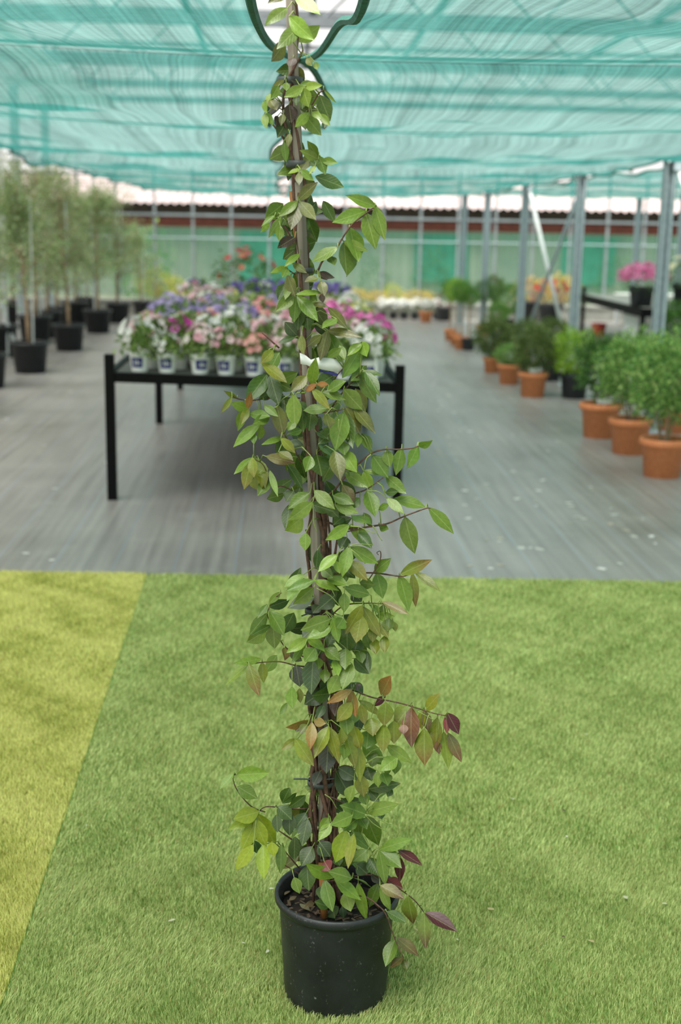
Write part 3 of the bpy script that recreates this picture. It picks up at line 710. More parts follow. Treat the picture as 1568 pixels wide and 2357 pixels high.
azalea(5.07, 17.8, .62, .98, ['ee7fb4', 'f29cc6', 'e865a6', 'f6b0d0'], 'large pink azalea mound in a black pot on the display bench')
azalea(5.75, 17.9, .62, 1.15, ['f6f2d8', 'f4f0c8'], 'cream-flowered shrub in a black pot on the display bench corner', n=14)
cr = thing('storage_crate', 'white plastic storage crate under the display bench', 'crate', (5.8, 18.6, 0))
MB().box((-.65, -.35, 0), (.65, .35, .44)).build('body', M['white_plastic'], cr); MB().box((-.68, -.38, .40), (.68, .38, .45)).build('lid', M['white_plastic'], cr)
for k, x in enumerate((5.2, 5.7)):
    t = thing('red_pot', ['small empty red plastic pot under the bench edge', 'small empty red plastic pot beside the white crate'][k], 'pot', (x-.1, 20.2, 0)); link('body', MB().lathe([(.0, 0), (.09, 0), (.115, .18), (.125, .18), (.125, .2), (.105, .2), (.08, .01)], 20).mesh('body', plain('red_plastic', 'b8332a', '972820', 9, .5) if k == 0 else bpy.data.materials['red_plastic']), t)
wb_ = thing('display_bench', 'pale low display bench beyond the grey-topped one', 'bench', (0, 0, 0))
MB().box((6.0, 21.4, .5), (9.0, 22.8, .56)).build('bench_top', M['white_plastic'], wb_)
for x, y in ((6.05, 21.45), (8.95, 21.45), (6.05, 22.75), (8.95, 22.75)): MB().box((x-.03, y-.03, 0), (x+.03, y+.03, .5)).build('leg', M['pale_metal'], wb_)

# ================================================================== THE POTTED VINE
PX, PY = at(776, 2050, PLANT_Y)[0], PLANT_Y
RIM = at(776, 2050, PLANT_Y)[2]
vine = thing('potted_vine', 'tall evergreen vine trained up a wooden stake in a black pot on the turf', 'potted vine', (PX, PY, 0))
O = np.array([PX, PY, 0.0])
r0 = .1315
pot = MB().lathe([(.0, .004), (r0*.85, .004), (r0*.86, .012), (r0*.955, RIM-.028), (r0*.96, RIM-.022), (r0*1.0, RIM-.020), (r0*1.035, RIM-.012), (r0*1.04, RIM-.004), (r0*1.02, RIM+.002), (r0*.985, RIM+.002), (r0*.965, RIM-.006), (r0*.95, RIM-.02), (r0*.93, RIM-.08)], 72)
M['vine_pot'] = None
def scuffed():
    t = NT('scuffed_black_plastic'); v = t.obj()
    sp = t.ramp(t.noise(v, 140, 3, .7),   .58, .70); sp2 = t.ramp(t.noise(t.stretch(v, (1, 1, .5)), 45, 4), .50, .66); big = t.ramp(t.noise(v, 9, 3), .35, .7)
    c = t.mix(big, lin('17191a'), lin('2a2d2e')); c = t.mix(t.math('MULTIPLY', t.math('MULTIPLY', sp, sp2), .6), c, lin('9a9c9a'))
    t.base(c); t.set(Roughness=.48, Specular_IOR_Level=.5); t.bump(t.noise(v, 300, 2), .0004, .4); return t.m
M['vine_pot'] = scuffed()
pot.build('pot', M['vine_pot'], vine, True)
MB().disc(r0*.945, RIM-.048, 48, .010).build('soil', M['soil'], vine, True)
mb = MB(); r = np.random.default_rng(5)
for k in range(170):
    a, d = r.uniform(0, 6.28), r0*.9*math.sqrt(r.random()); L_, W_ = r.uniform(.006, .022), r.uniform(.003, .009); q = r.uniform(0, 6.28)
    c_ = np.array([d*math.cos(a), d*math.sin(a), RIM-.042+.010*(1-(d/r0)**2)+r.uniform(0, .004)]); e = np.array([math.cos(q), math.sin(q), r.uniform(-.3, .3)])*L_/2; s_ = np.array([-math.sin(q), math.cos(q), r.uniform(-.3, .3)])*W_/2
    u = np.array([0, 0, .0012])
    mb.add([c_-e-s_*.6, c_+e-s_, c_+e*1.1+s_*.5, c_-e+s_, c_-e-s_*.6+u, c_+e-s_+u, c_+e*1.1+s_*.5+u, c_-e+s_+u], [(0, 3, 2, 1), (4, 5, 6, 7), (0, 1, 5, 4), (1, 2, 6, 5), (2, 3, 7, 6), (3, 0, 4, 7)])
o = mb.build('bark_mulch', M['bark_chip'], vine); o['kind'] = 'stuff'

CROPS = {'A': (560, 130, 4.3556), 'B': (560, 400, 4.3556), 'C': (500, 740, 3.92), 'D': (640, 960, 3.7333), 'E': (500, 1280, 2.9037), 'F': (500, 1540, 2.7034), 'G': (500, 1740, 2.7034), 'P': (0, 0, 1.0)}
def cpx(c, x, y): x0, y0, s = CROPS[c]; return x0+x/s, y0+y/s
AXIS_Y = [-80, 60, 480, 780, 1230, 1750, 1950, 2095]; AXIS_X = [668, 672, 692, 704, 730, 748, 742, 748]
def axis_x(y): return float(np.interp(y, AXIS_Y, AXIS_X))
def vp(x, y, d=0.0): return at(x, y, PY+d)-O                     # a photo pixel at depth d from the stake's plane, in the plant's own frame

# wooden stake (three facets visible) and stems that climb it
P = [vp(749, 2100, .0), vp(745, 1750, .0), vp(727, 1230, .0), vp(704, 780), vp(691, 480), vp(680, 260), vp(671, 60), vp(667, -70)]
mb = MB().tube(P, [.0130, .0128, .0120, .0112, .0106, .0100, .0098, .0098], 9); mb.build('stake', M['stake'], vine)
mb = MB().tube([vp(746, 2112, -.06), vp(744, 2060, -.05), vp(741, 1985, -.03)], .0075, 8); mb.build('bamboo_cane', M['cane'], vine, True)
mb = MB().tube([vp(700, 700, .012), vp(676, 480, .010), vp(672, 440, .01)], .006, 7); mb.build('bamboo_cane', M['cane'], vine, True)
stem_samples = []
def stem(name, pts, rr, mat='stem', n=6, sub=5, samp=True):
    """pts in the plant frame, smoothed by Catmull-Rom"""
    pts = [np.array(p, float) for p in pts]; Q = [2*pts[0]-pts[1]]+pts+[2*pts[-1]-pts[-2]]; out = []
    for i in range(1, len(Q)-2):
        for k in range(sub):
            t = k/sub; a, b_, c_, d_ = Q[i-1], Q[i], Q[i+1], Q[i+2]
            out.append(.5*((2*b_)+(c_-a)*t+(2*a-5*b_+4*c_-d_)*t*t+(3*b_-a-3*c_+d_)*t**3))
    out.append(pts[-1]); k = len(out)
    if samp: stem_samples.extend(out)
    rs = list(np.linspace(rr, rr*.55, k)) if not hasattr(rr, '__len__') else list(np.interp(np.linspace(0, 1, k), np.linspace(0, 1, len(rr)), rr))
    return MB().tube(out, rs, n).build(name, M[mat], vine, True)
r = np.random.default_rng(11)
for k in range(9):
    top = [-60, 60, 200, 420, 700, 1000, 1300, 1000, 1500][k]; ph = r.uniform(0, 6.28); pts = []; turns = r.uniform(1.5, 3.0)*(1 if k % 2 else -1)
    for y in np.arange(2085, top, -75):
        f = (2085-y)/2150; rad = (.030-.020*min(f*1.5, 1))*(1+.25*math.sin(y*.03+k)); a = ph+turns*2*math.pi*f+.4*math.sin(y*.013+k)
        base = vp(axis_x(y), y); pts.append(base+np.array([math.cos(a)*rad, math.sin(a)*rad, r.uniform(-.008, .008)]))
    stem('climbing_stem', pts, [.0052-.0003*k, .0042, .0030], sub=3)
for k in range(16):     # knotted bundle of old stems at the foot
    y1, y0_ = r.uniform(1630, 1800), r.uniform(1900, 2080); ph = r.uniform(0, 6.28); pts = []
    for t in np.linspace(0, 1, 6):
        y = y0_+(y1-y0_)*t; a = ph+r.normal(0, .35)+2.2*t; rad = r.uniform(.014, .034); pts.append(vp(axis_x(y), y)+np.array([math.cos(a)*rad, math.sin(a)*rad, 0]))
    stem('old_stem', pts, r.uniform(.002, .0045), n=5, sub=3, samp=False)
SHOOTS = [
 ('B', -.02, -.05, .0024, 'stem', '745 985 800 870 905 790 1010 620 1100 500 1235 395 1315 335'),
 ('B', .0, -.02, .002, 'stem', '470 620 420 540 360 480 330 440'),
 ('B', -.01, -.03, .0018, 'stem', '520 1010 450 960 430 930'),
 ('A', .0, .01, .0026, 'stem', '480 940 370 770 280 660 240 580'),
 ('A', -.01, -.03, .0022, 'stem', '580 660 680 500 760 370 815 335'),
 ('A', -.0, -.02, .002, 'stem', '690 1160 735 1080 755 1000'),
 ('A', -.012, -.012, .0038, 'stem', '530 1260 500 1050 440 800 400 480 440 250 520 100 600 -60'),
 ('C', -.02, -.05, .0018, 'green_stem', '800 640 680 655 590 700 540 770'),
 ('C', -.01, -.03, .0022, 'stem', '750 690 480 690 330 710 200 700 130 670'),
 ('C', .0, -.03, .0022, 'stem', '1000 830 1100 680 1230 530 1290 480'), ('C', -.01, -.03, .0020, 'stem', '960 720 1060 520 1140 420'),
 ('C', -.02, -.06, .0022, 'stem', '950 820 1050 810 1150 790'),
 ('C', -.03, -.03, .0020, 'stem', '560 240 460 150 405 100'),
 ('C', -.02, -.05, .0020, 'stem', '760 1270 690 1150 600 1010'), ('C', -.01, -.04, .0016, 'stem', '700 1540 600 1490 490 1470 420 1300 330 1240'),
 ('D', -.02, -.03, .0026, 'stem', '330 700 460 650 580 510 700 395 795 318 900 280 1040 278 1150 268 1205 250'),
 ('D', -.02, -.03, .0022, 'stem', '500 690 680 650 770 615 905 520'),
 ('D', -.02, -.04, .0026, 'stem', '420 900 600 960 830 935 950 912 1080 855 1270 785 1310 785'),
 ('D', -.02, -.04, .0024, 'stem', '400 1080 500 1010 590 985 700 965'), ('D', -.02, -.05, .0022, 'stem', '420 1230 500 1190 610 1115'),
 ('D', -.01, -.04, .0024, 'stem', '480 1345 630 1342 830 1340 1050 1368 1120 1355 1185 1335'), ('D', -.03, -.035, .0015, 'stem', '785 1390 830 1320 880 1220 880 1155 850 1165 865 1185'),
 ('D', -.01, -.02, .0034, 'stem', '440 1380 450 1100 430 880 400 700'), ('D', -.012, -.01, .003, 'stem', '490 1180 510 1050 520 980'),
 ('E', .0, -.03, .0019, 'stem', '600 740 520 730 420 706 300 710 200 728'), ('E', .0, -.02, .0018, 'stem', '640 690 520 650 440 590 375 470 335 385 380 290 430 245'),
 ('E', -.01, -.04, .0020, 'stem', '740 420 850 330 1010 315 1110 320'),
 ('F', -.01, -.04, .0022, 'stem', '720 150 830 130 960 175 1150 215 1330 270 1420 290'),
 ('F', -.0, -.02, .0019, 'stem', '560 870 460 870 380 860 300 858 252 890'), ('F', -.02, .0, .0017, 'stem', '300 890 220 860 150 790 108 720 100 665 130 655'),
 ('F', -.02, -.05, .0022, 'stem', '660 780 760 820 870 900 930 895'), ('F', -.02, -.04, .0018, 'stem', '720 640 790 600 860 620'),
 ('F', -.02, -.05, .0020, 'stem', '690 1000 760 980 830 1020'),
 ('G', -.01, .02, .003, 'stem', '600 640 520 560 385 465'), ('G', -.0, -.01, .0028, 'stem', '610 800 530 720 415 585'), ('G', -.02, -.03, .0025, 'stem', '560 770 480 715 412 675'),
 ('G', -.04, -.06, .0022, 'stem', '700 780 850 750 960 740 1060 780 1150 838 1230 900 1295 982'),
 ('G', -.06, -.12, .0022, 'stem', '840 860 930 880 1000 930 1050 985 1105 1135 1160 1255'),
 ('G', -.04, -.06, .0018, 'green_stem', '900 480 965 600 1000 720 1020 810'), ('G', -.02, -.04, .0018, 'stem', '960 700 1060 640 1140 600'),
]
for c, d0, d1, rr, mat, s in SHOOTS:
    q = list(map(float, s.split())); n = len(q)//2
    stem('shoot', [vp(*cpx(c, q[2*i], q[2*i+1]), d0+(d1-d0)*i/(n-1)) for i in range(n)], rr*.9, mat)
for c, s in (('D', '300 740 306 850 312 930 338 985'), ('D', '815 935 845 980 865 1020 895 1062'), ('D', '622 936 700 945 770 975 835 1000'), ('D', '610 1112 680 1090 805 1098'), ('D', '630 1138 690 1190 750 1258'),
             ('D', '800 322 760 360 738 460'), ('D', '770 635 860 640 940 700'), ('E', '665 215 750 260 800 310 830 345'), ('F', '920 905 1000 935 1085 968'), ('F', '920 905 970 960 1040 1005'), ('F', '1250 265 1300 290 1348 318'), ('C', '1098 880 1095 960 1105 1030'), ('F', '670 780 710 810 745 870')):
    q = list(map(float, s.split())); n = len(q)//2
    stem('flower_stalk', [vp(*cpx(c, q[2*i], q[2*i+1]), -.075) for i in range(n)], .0012, 'green_stem', samp=False)

# leaves, traced one by one: base x y, tip x y, width, colour class (pixels of a detail view of the photograph)
LEAVES = {
'A': '''500 15 470 105 80 p;640 15 690 92 60 o;720 60 745 130 50 g;410 235 285 322 45 o;350 300 285 420 70 g;430 262 432 342 60 g;600 305 415 405 80 l;605 312 788 290 75 l;570 285 700 255 45 g;
605 330 655 500 90 g;560 272 478 238 60 p;770 395 868 640 125 d;400 455 262 592 85 p;270 440 335 535 90 o;460 488 482 658 115 p;205 450 235 565 42 l;215 575 225 712 62 l;240 570 292 682 48 l;290 370 232 482 52 l;
655 568 528 702 72 l;640 610 775 783 110 g;690 558 785 622 60 g;770 580 866 690 62 g;815 655 815 722 42 d;530 408 535 486 58 d;600 448 590 522 62 d;402 580 380 690 56 o;345 600 330 692 56 p;468 775 450 902 52 o;
410 860 430 1052 66 g;748 1002 645 852 74 g;745 1028 580 945 78 g;762 1005 825 1177 86 g;795 1040 940 1066 66 g;668 1050 728 1102 50 d;570 1130 450 1172 42 l;580 1140 702 1242 62 l;560 1168 560 1282 62 o;720 1098 668 1172 42 l;812 335 932 468 26 g''',
'B': '''555 260 742 90 100 o;550 268 480 552 126 o;540 278 365 425 82 g;575 288 722 452 100 o;380 438 258 632 66 g;312 420 185 522 42 l;260 498 180 582 46 l;372 528 360 668 72 g;420 470 388 512 52 d;512 640 348 742 100 e;
1325 325 1038 220 94 g;1222 378 908 482 118 g;1230 403 1326 742 148 g;1322 333 1417 652 108 g;1072 553 1150 872 150 g;1015 680 1238 766 76 l;1010 703 1036 1018 156 g;937 743 694 882 108 g;872 828 912 912 82 g;
560 810 422 918 62 l;430 930 278 992 46 l;498 900 634 992 62 o;440 940 398 1032 72 g;448 1028 520 1228 112 o;432 1108 350 1252 100 d;470 1128 420 1252 62 g;745 1050 622 1082 76 o;780 1078 812 1214 90 o;740 998 912 1042 62 p;755 1008 842 1062 52 p;
782 1192 538 1202 62 l;500 1223 338 1372 102 g;530 1218 510 1482 108 g;550 1233 745 1472 112 g;560 1328 548 1558 112 d;640 1408 650 1562 112 d;700 1308 852 1332 52 o;858 1348 1042 1542 92 o;932 1458 798 1542 92 g;782 1208 802 1292 52 p''',
'C': '''995 85 1292 132 76 o;995 88 930 342 100 o;1005 108 1117 358 106 g;935 128 818 222 62 o;700 143 558 187 50 d;760 128 780 292 62 o;502 263 398 372 76 y;413 383 622 547 96 y;1302 203 1178 302 72 l;1290 248 1138 502 112 l;1310 188 1350 312 86 l;
1342 408 1213 532 102 g;1108 218 1152 342 62 g;1290 478 1432 727 108 g;1340 458 1462 662 92 d;1308 453 1492 482 52 d;855 562 890 338 86 l;802 498 668 632 92 o;442 488 268 722 132 d;480 498 552 742 126 d;1000 632 1157 538 92 g;1032 498 898 582 112 d;1228 478 1282 582 112 k;
800 627 902 558 46 a;905 565 1002 566 42 a;275 782 306 638 52 a;180 692 63 628 32 y;130 688 38 822 42 y;270 782 128 740 66 l;280 788 218 922 62 y;230 798 188 982 72 l;298 830 472 857 86 g;502 638 378 692 62 d;540 758 600 1042 112 o;428 758 545 852 62 g;
690 668 702 952 118 l;600 678 622 882 112 d;860 608 1012 782 72 y;948 640 1152 702 76 g;982 785 783 802 92 g;1148 618 1302 792 122 g;1160 778 1292 1012 122 o;1238 788 1417 1002 102 o;1140 828 1070 1152 150 g;1150 818 1222 1132 112 d;850 818 828 982 112 d;770 798 780 992 72 d;
978 848 1012 962 92 o;462 868 328 922 82 g;382 928 148 1122 92 l;400 938 380 1062 62 l;330 1008 330 1102 52 l;592 1048 408 1107 52 l;580 1058 702 1182 72 y;602 1088 538 1192 102 d;762 978 648 1012 62 g;1032 988 918 1102 92 d;450 1218 692 1272 84 h;560 1178 682 1252 72 o;
310 1233 158 1372 62 l;300 1278 245 1507 96 y;320 1233 330 1402 72 y;345 1238 432 1492 122 y;360 1398 392 1522 112 y;470 1438 368 1570 92 g;475 1348 545 1570 52 l;842 1218 798 1352 92 g;900 1208 945 1385 170 d;928 1108 1052 1232 112 d;1060 1178 1112 1422 122 o;
1150 1178 1252 1352 112 l;1308 1018 1392 1162 82 g;1270 1008 1270 1132 62 l;1130 1088 1152 1202 92 g;640 1298 772 1502 82 d;1180 1348 1342 1482 102 g;1000 320 1120 240 60 g;560 560 680 620 70 d;720 720 800 800 80 d;900 1000 1000 1060 80 d;700 900 640 980 70 g;1120 960 1180 1060 80 g''',
'D': '''1208 247 1322 205 52 l;1200 253 1113 437 82 l;1060 273 1015 492 92 g;935 288 962 425 82 g;815 333 942 514 122 g;740 460 872 492 42 l;740 473 802 622 82 l;935 513 1097 654 88 g;1005 705 1262 772 100 g;930 650 1032 640 62 d;938 698 1077 824 72 l;1300 785 1508 988 102 g;1095 868 1167 1163 126 g;
770 638 832 853 118 g;868 790 952 752 62 g;580 478 762 602 92 g;558 588 652 742 88 h;480 678 642 742 92 g;318 635 482 782 96 g;267 658 88 782 102 g;290 735 93 884 96 l;280 748 482 812 96 d;132 638 73 722 102 d;100 758 68 962 92 d;205 868 68 972 118 l;240 998 235 1143 82 l;
640 850 800 912 100 l;740 828 802 942 62 l;500 758 682 822 82 g;878 945 948 962 62 g;605 933 413 1053 82 l;618 938 812 1094 92 l;692 998 802 1122 92 d;498 922 632 868 82 k;592 1038 538 1132 102 k;500 1188 353 1323 86 l;610 1118 555 1364 102 l;630 1123 853 1253 102 l;608 1238 763 1393 102 y;
498 1238 532 1342 52 l;340 1148 330 1302 72 d;838 1323 964 1220 92 g;850 1348 900 1552 116 g;1065 1345 1314 1230 88 v;1180 1333 1388 1482 68 v;420 760 520 860 80 d;560 860 480 920 80 d;700 700 620 780 80 g;380 1300 470 1380 80 g;560 1300 660 1380 90 d''',
'E': '''1220 133 1282 363 88 l;1305 118 1327 333 56 v;642 165 468 228 62 g;572 128 453 203 56 l;540 208 468 292 62 l;640 213 513 318 66 g;650 163 808 227 58 l;642 278 478 342 92 k;782 268 683 352 96 k;740 148 873 192 66 g;1013 255 848 208 76 g;958 178 1047 192 62 g;910 238 963 303 82 k;850 253 850 373 66 g;
1105 308 1278 387 46 h;1110 328 1110 402 62 g;420 243 343 322 42 g;337 323 273 412 42 g;330 388 220 524 72 g;357 463 233 527 42 d;355 373 447 523 92 g;375 468 385 613 92 g;752 423 568 493 92 g;640 488 573 543 82 k;762 473 608 553 76 l;770 413 812 573 62 l;780 403 863 442 42 l;597 553 468 643 62 l;608 548 718 628 68 l;
590 578 500 713 46 g;648 598 722 642 62 d;652 618 588 703 92 g;452 615 455 692 48 h;965 338 860 517 76 y;962 398 930 573 108 y;975 343 1092 538 72 y;1070 400 1183 405 52 l;1020 328 1082 382 52 g;1150 418 1140 502 72 g;1178 438 1192 502 42 y;1040 468 1040 572 62 y;1088 448 1142 543 56 y;990 508 1027 623 72 g;
870 478 870 643 132 d;940 558 918 643 92 d;1060 558 1060 653 62 y;1120 538 1120 643 62 y;920 688 1013 783 72 d;1003 638 1017 783 42 d;950 638 970 713 62 g;718 620 818 692 76 g;860 623 855 753 86 g;780 698 812 793 56 l;670 678 680 753 52 g;642 688 628 913 118 k;530 733 552 868 96 q;900 728 838 883 82 g;720 758 720 843 62 g;812 798 750 918 86 l;
712 898 588 988 112 k;752 918 638 932 72 d;290 688 118 717 52 l;202 728 63 853 52 l;215 728 277 927 76 v;300 713 312 843 58 y;500 878 500 1013 66 l;550 888 556 978 46 o;467 983 418 1058 32 g;897 893 738 982 52 w;900 903 927 1073 66 w;953 968 1097 1063 52 y;960 998 987 1123 62 y;897 983 803 1103 82 y;1100 922 1160 803 92 w;1122 938 1043 1003 42 r;930 848 940 897 46 p;902 848 888 893 62 k;
820 948 788 1063 82 p;1395 1027 1482 923 76 y;712 998 668 1088 52 k;622 1103 468 1148 46 w;648 1103 724 1118 52 w;562 1118 528 1172 62 o;780 520 740 600 70 d;680 330 640 380 60 k;840 420 800 480 70 g;760 850 690 900 80 k''',
'F': '''1200 225 1112 350 105 y;1210 248 1205 478 98 b;1160 345 1160 405 52 b;1100 328 1100 458 92 y;1050 213 1040 348 92 y;1290 263 1312 382 62 h;1280 258 1270 372 50 y;1290 378 1290 593 102 v;1370 308 1360 503 78 v;1430 288 1430 398 42 s;1435 278 1502 402 72 r;1410 398 1440 613 72 v;1440 403 1517 573 62 h;1370 448 1382 527 42 b;1060 478 1207 578 68 l;1117 553 1018 628 82 l;
1110 558 1110 653 62 g;1060 588 1055 663 42 g;1040 348 1030 513 82 y;960 308 970 413 92 y;940 388 930 493 112 g;908 468 1037 593 92 l;850 358 892 493 82 y;805 408 857 608 72 y;800 298 812 403 82 g;840 268 840 343 72 g;690 363 608 548 78 y;700 368 757 578 78 y;590 338 580 493 62 w;490 438 597 598 72 y;495 438 403 498 46 y;560 348 518 397 52 o;690 478 680 643 102 q;720 438 720 543 52 y;770 368 770 473 62 y;
880 488 890 693 68 y;890 658 912 793 78 y;740 638 832 798 112 k;760 618 868 683 82 k;930 608 962 693 82 d;1000 638 1000 733 52 l;1030 648 1062 723 72 g;945 745 1132 713 68 d;1085 745 1060 793 42 d;850 728 818 833 66 l;945 758 1007 823 62 d;900 768 932 843 62 g;930 890 1122 840 76 l;927 905 773 848 96 g;837 913 713 967 82 l;930 918 1002 1093 102 g;1000 878 1022 933 62 d;862 938 788 1003 72 g;890 928 932 993 62 g;
130 658 318 648 82 l;130 733 247 803 78 g;100 655 18 743 46 l;255 888 108 932 86 Y;252 903 73 998 66 Y;240 943 153 1133 78 Y;240 938 302 1103 78 Y;258 908 362 1093 88 Y;492 773 413 837 32 d;547 788 448 863 52 d;380 858 462 933 92 k;450 898 450 1033 82 k;370 908 376 1013 58 k;552 898 478 1003 72 k;562 938 528 1093 78 k;692 928 638 1003 52 g;707 963 633 1063 62 l;640 640 600 720 60 q;790 470 790 560 60 g;980 520 960 610 70 g;840 640 800 700 70 d''',
'G': '''800 468 738 658 102 Y;850 493 815 693 62 y;828 478 953 583 72 g;1018 580 1207 518 68 l;1018 593 1143 693 98 g;1010 598 1050 803 72 g;932 588 848 653 72 g;1130 588 1272 678 62 r;1142 638 1135 778 62 r;1050 778 1152 823 82 s;1018 808 1158 883 72 h;712 757 558 673 62 l;832 760 698 718 86 g;668 658 702 713 72 s;670 778 715 963 78 g;738 778 888 893 78 l;848 758 973 823 62 l;880 798 925 1013 62 l;
1002 798 945 938 72 g;1018 818 1077 958 52 l;800 848 830 963 82 l;560 688 570 833 98 d;480 758 512 853 62 g;592 568 528 683 92 k;482 508 480 643 78 k;640 538 702 623 92 k;662 808 650 893 72 d;692 938 608 908 62 d;720 938 732 1008 72 k;780 938 786 1008 46 k;222 558 118 708 72 Y;290 558 290 758 82 Y;400 558 395 728 62 g;230 528 252 603 62 d;340 538 352 623 62 Y;
1190 878 1217 1043 78 t;1060 970 1173 1033 62 d;1045 983 938 1103 72 g;1300 978 1488 1087 78 r;1290 983 1296 1193 72 t;1105 1148 1048 1303 78 g;1115 1133 1252 1243 72 h;1155 1253 1078 1313 46 h;1160 1268 1182 1328 42 o;950 638 1003 743 82 d;870 678 933 733 82 k;740 638 762 683 62 d;960 740 1030 790 60 q;560 1300 620 1330 1 g''',
'P': '''690 60 640 110 26 g;668 40 720 90 26 l;660 20 612 55 24 g;680 -10 735 30 26 g;655 100 625 140 22 o;690 95 735 60 24 l;668 -30 620 5 24 o''',
}
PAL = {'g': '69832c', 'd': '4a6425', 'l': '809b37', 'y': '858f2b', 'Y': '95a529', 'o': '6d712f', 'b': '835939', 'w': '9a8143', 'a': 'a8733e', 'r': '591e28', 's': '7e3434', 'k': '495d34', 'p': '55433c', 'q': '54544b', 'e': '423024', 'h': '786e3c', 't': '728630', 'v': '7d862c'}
TIPC = {'h': '663a28', 't': '592821', 'w': 'a16635', 'v': '83592f', 'b': '693e2f', 'o': '5d5937', 'y': '867c35', 'a': '8d5930'}
PROF = [(0, .03), (.07, .30), (.18, .64), (.34, .94), (.48, 1.0), (.64, .86), (.78, .57), (.90, .26), (1.0, .0)]
def leaf_geo(B_, T_, width, col, tipcol, rnd):
    ax = T_-B_; L_ = np.linalg.norm(ax); ax = ax/L_
    view = (B_+O)-np.array([0, 0, HCAM]); view /= np.linalg.norm(view)
    nrm = -view+np.array([0, 0, .35]); nrm -= ax*(nrm@ax); nrm /= np.linalg.norm(nrm)
    a = rnd.normal(0, .38); side = np.cross(ax, nrm); nrm, side = nrm*math.cos(a)+side*math.sin(a), side*math.cos(a)-nrm*math.sin(a)
    w = width/2/max(math.cos(a), .75); fold = rnd.uniform(.28, .75); curl = rnd.uniform(-.02, .16); tw = rnd.normal(0, .18)
    V_, UV_, C_ = [], [], []; wav = rnd.uniform(0, 6.28)
    c0, c1 = np.array(col), np.array(tipcol) if tipcol is not None else None
    for t, p in PROF:
        ctr = B_+ax*L_*t-nrm*(curl*L_*(t*t)-curl*L_*t*.6)
        q = tw*(t-.3); s_ = side*math.cos(q)+nrm*math.sin(q); n_ = nrm*math.cos(q)-side*math.sin(q)
        for j, u in enumerate((-1, -.55, 0, .55, 1)):
            lift = abs(u)*fold*w*p*.75-(abs(u)**2)*w*p*.18+.05*w*math.sin(wav+t*9+u*2)*abs(u)
            V_.append(ctr+s_*u*w*p+n_*lift); UV_.append((.5+u*.5*p, t))
            if c1 is None: C_.append(c0)
            else: f = min(max((t-.45)*1.7+abs(u)*.15, 0), 1); C_.append(c0*(1-f)+c1*f)
    n = len(PROF)
    F_ = [(i*5+j, i*5+j+1, (i+1)*5+j+1, (i+1)*5+j) for i in range(n-1) for j in range(4)]
    return np.array(V_), np.array(F_), np.array(UV_), np.array(C_)
rl = np.random.default_rng(21); recs = []
for c, txt in LEAVES.items():
    for s in txt.replace('\n', '').split(';'):
        q = s.split()
        if len(q) != 6 or float(q[4]) < 5: continue
        bx, by, tx, ty, w = map(float, q[:5]); bx, by = cpx(c, bx, by); tx, ty = cpx(c, tx, ty); w /= CROPS[c][2]
        my = (by+ty)/2; dx = (bx+tx)/2-axis_x(my); R_ = 105.0
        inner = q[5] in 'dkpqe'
        if abs(dx) < R_:
            dep = -math.sqrt(R_*R_-dx*dx)*.00086*(rl.uniform(.25, .5) if inner else rl.uniform(.6, 1.0))-.008
            if my < 800: dep *= .62
        else: dep = -.035+rl.normal(0, .014)
        if ty > 2060 and tx > 880: dep = -.10+rl.normal(0, .01)
        elif my > 1950: dep = min(dep, -.03)-.02
        ex, ey = tx-bx, ty-by; bx, by, tx, ty = bx-ex*.05, by-ey*.05, tx+ex*.05, ty+ey*.05
        Lw = math.hypot(tx-bx, ty-by)*.00086
        B_ = vp(bx, by, dep+.012); T_ = vp(tx, ty, dep-rl.uniform(-.15, .5)*Lw)
        # keep leaves that hang into the pot inside the rim
        recs.append((w*Lw, B_, T_, w*.00088*1.19, q[5]))
recs.sort(key=lambda t: -t[0])
joined = [[], [], [], []]; cnt = 0
def jitter(c, k=.10):
    c = np.array(lin(c)); return np.clip(c*(1+rl.normal(0, k))*np.array([1+rl.normal(0, .05), 1, 1+rl.normal(0, .05)]), 0, 1)
def uvset(me_, F_, UV_):
    l_ = me_.uv_layers.new(name='UVMap'); l_.data.foreach_set('uv', UV_.astype(np.float32)[F_.ravel()].ravel())
pet = MB(); SS = np.array(stem_samples)
LEAF_NAMES = {'r': 'dark red leaf', 's': 'reddish pink leaf', 'a': 'orange dying leaf', 'e': 'dead brown leaf', 'p': 'purple-brown old leaf', 'b': 'bronze leaf', 'Y': 'bright yellow-green leaf', 't': 'green leaf with a red-brown tip'}
for i, (area, B_, T_, w, k) in enumerate(recs):
    tip = jitter(TIPC[k]) if k in TIPC and rl.random() < .85 else None
    V_, F_, UV_, C_ = leaf_geo(B_, T_, w, jitter(PAL[k]), tip, rl)
    if i < 300:
        me_ = np_mesh('leaf', V_-B_, F_, M['leaf'], C_, True); uvset(me_, F_, UV_)
        o = link('leaf', me_, vine, B_)
        if k in LEAF_NAMES: o['label'] = LEAF_NAMES[k]
    else:
        b0 = sum(len(x) for x in joined[0]); joined[0].append(V_); joined[1].append(F_+b0); joined[2].append(UV_); joined[3].append(C_)
    dd = np.linalg.norm(SS-B_, axis=1); j = int(dd.argmin())
    if dd[j] < .11:
        S_ = SS[j]; mid = (S_+B_)/2+np.array([0, -.003, .006+.1*dd[j]]); pet.tube([S_, mid, B_, B_+(T_-B_)*.06], [.0013, .0011, .0009, .0006], 5)
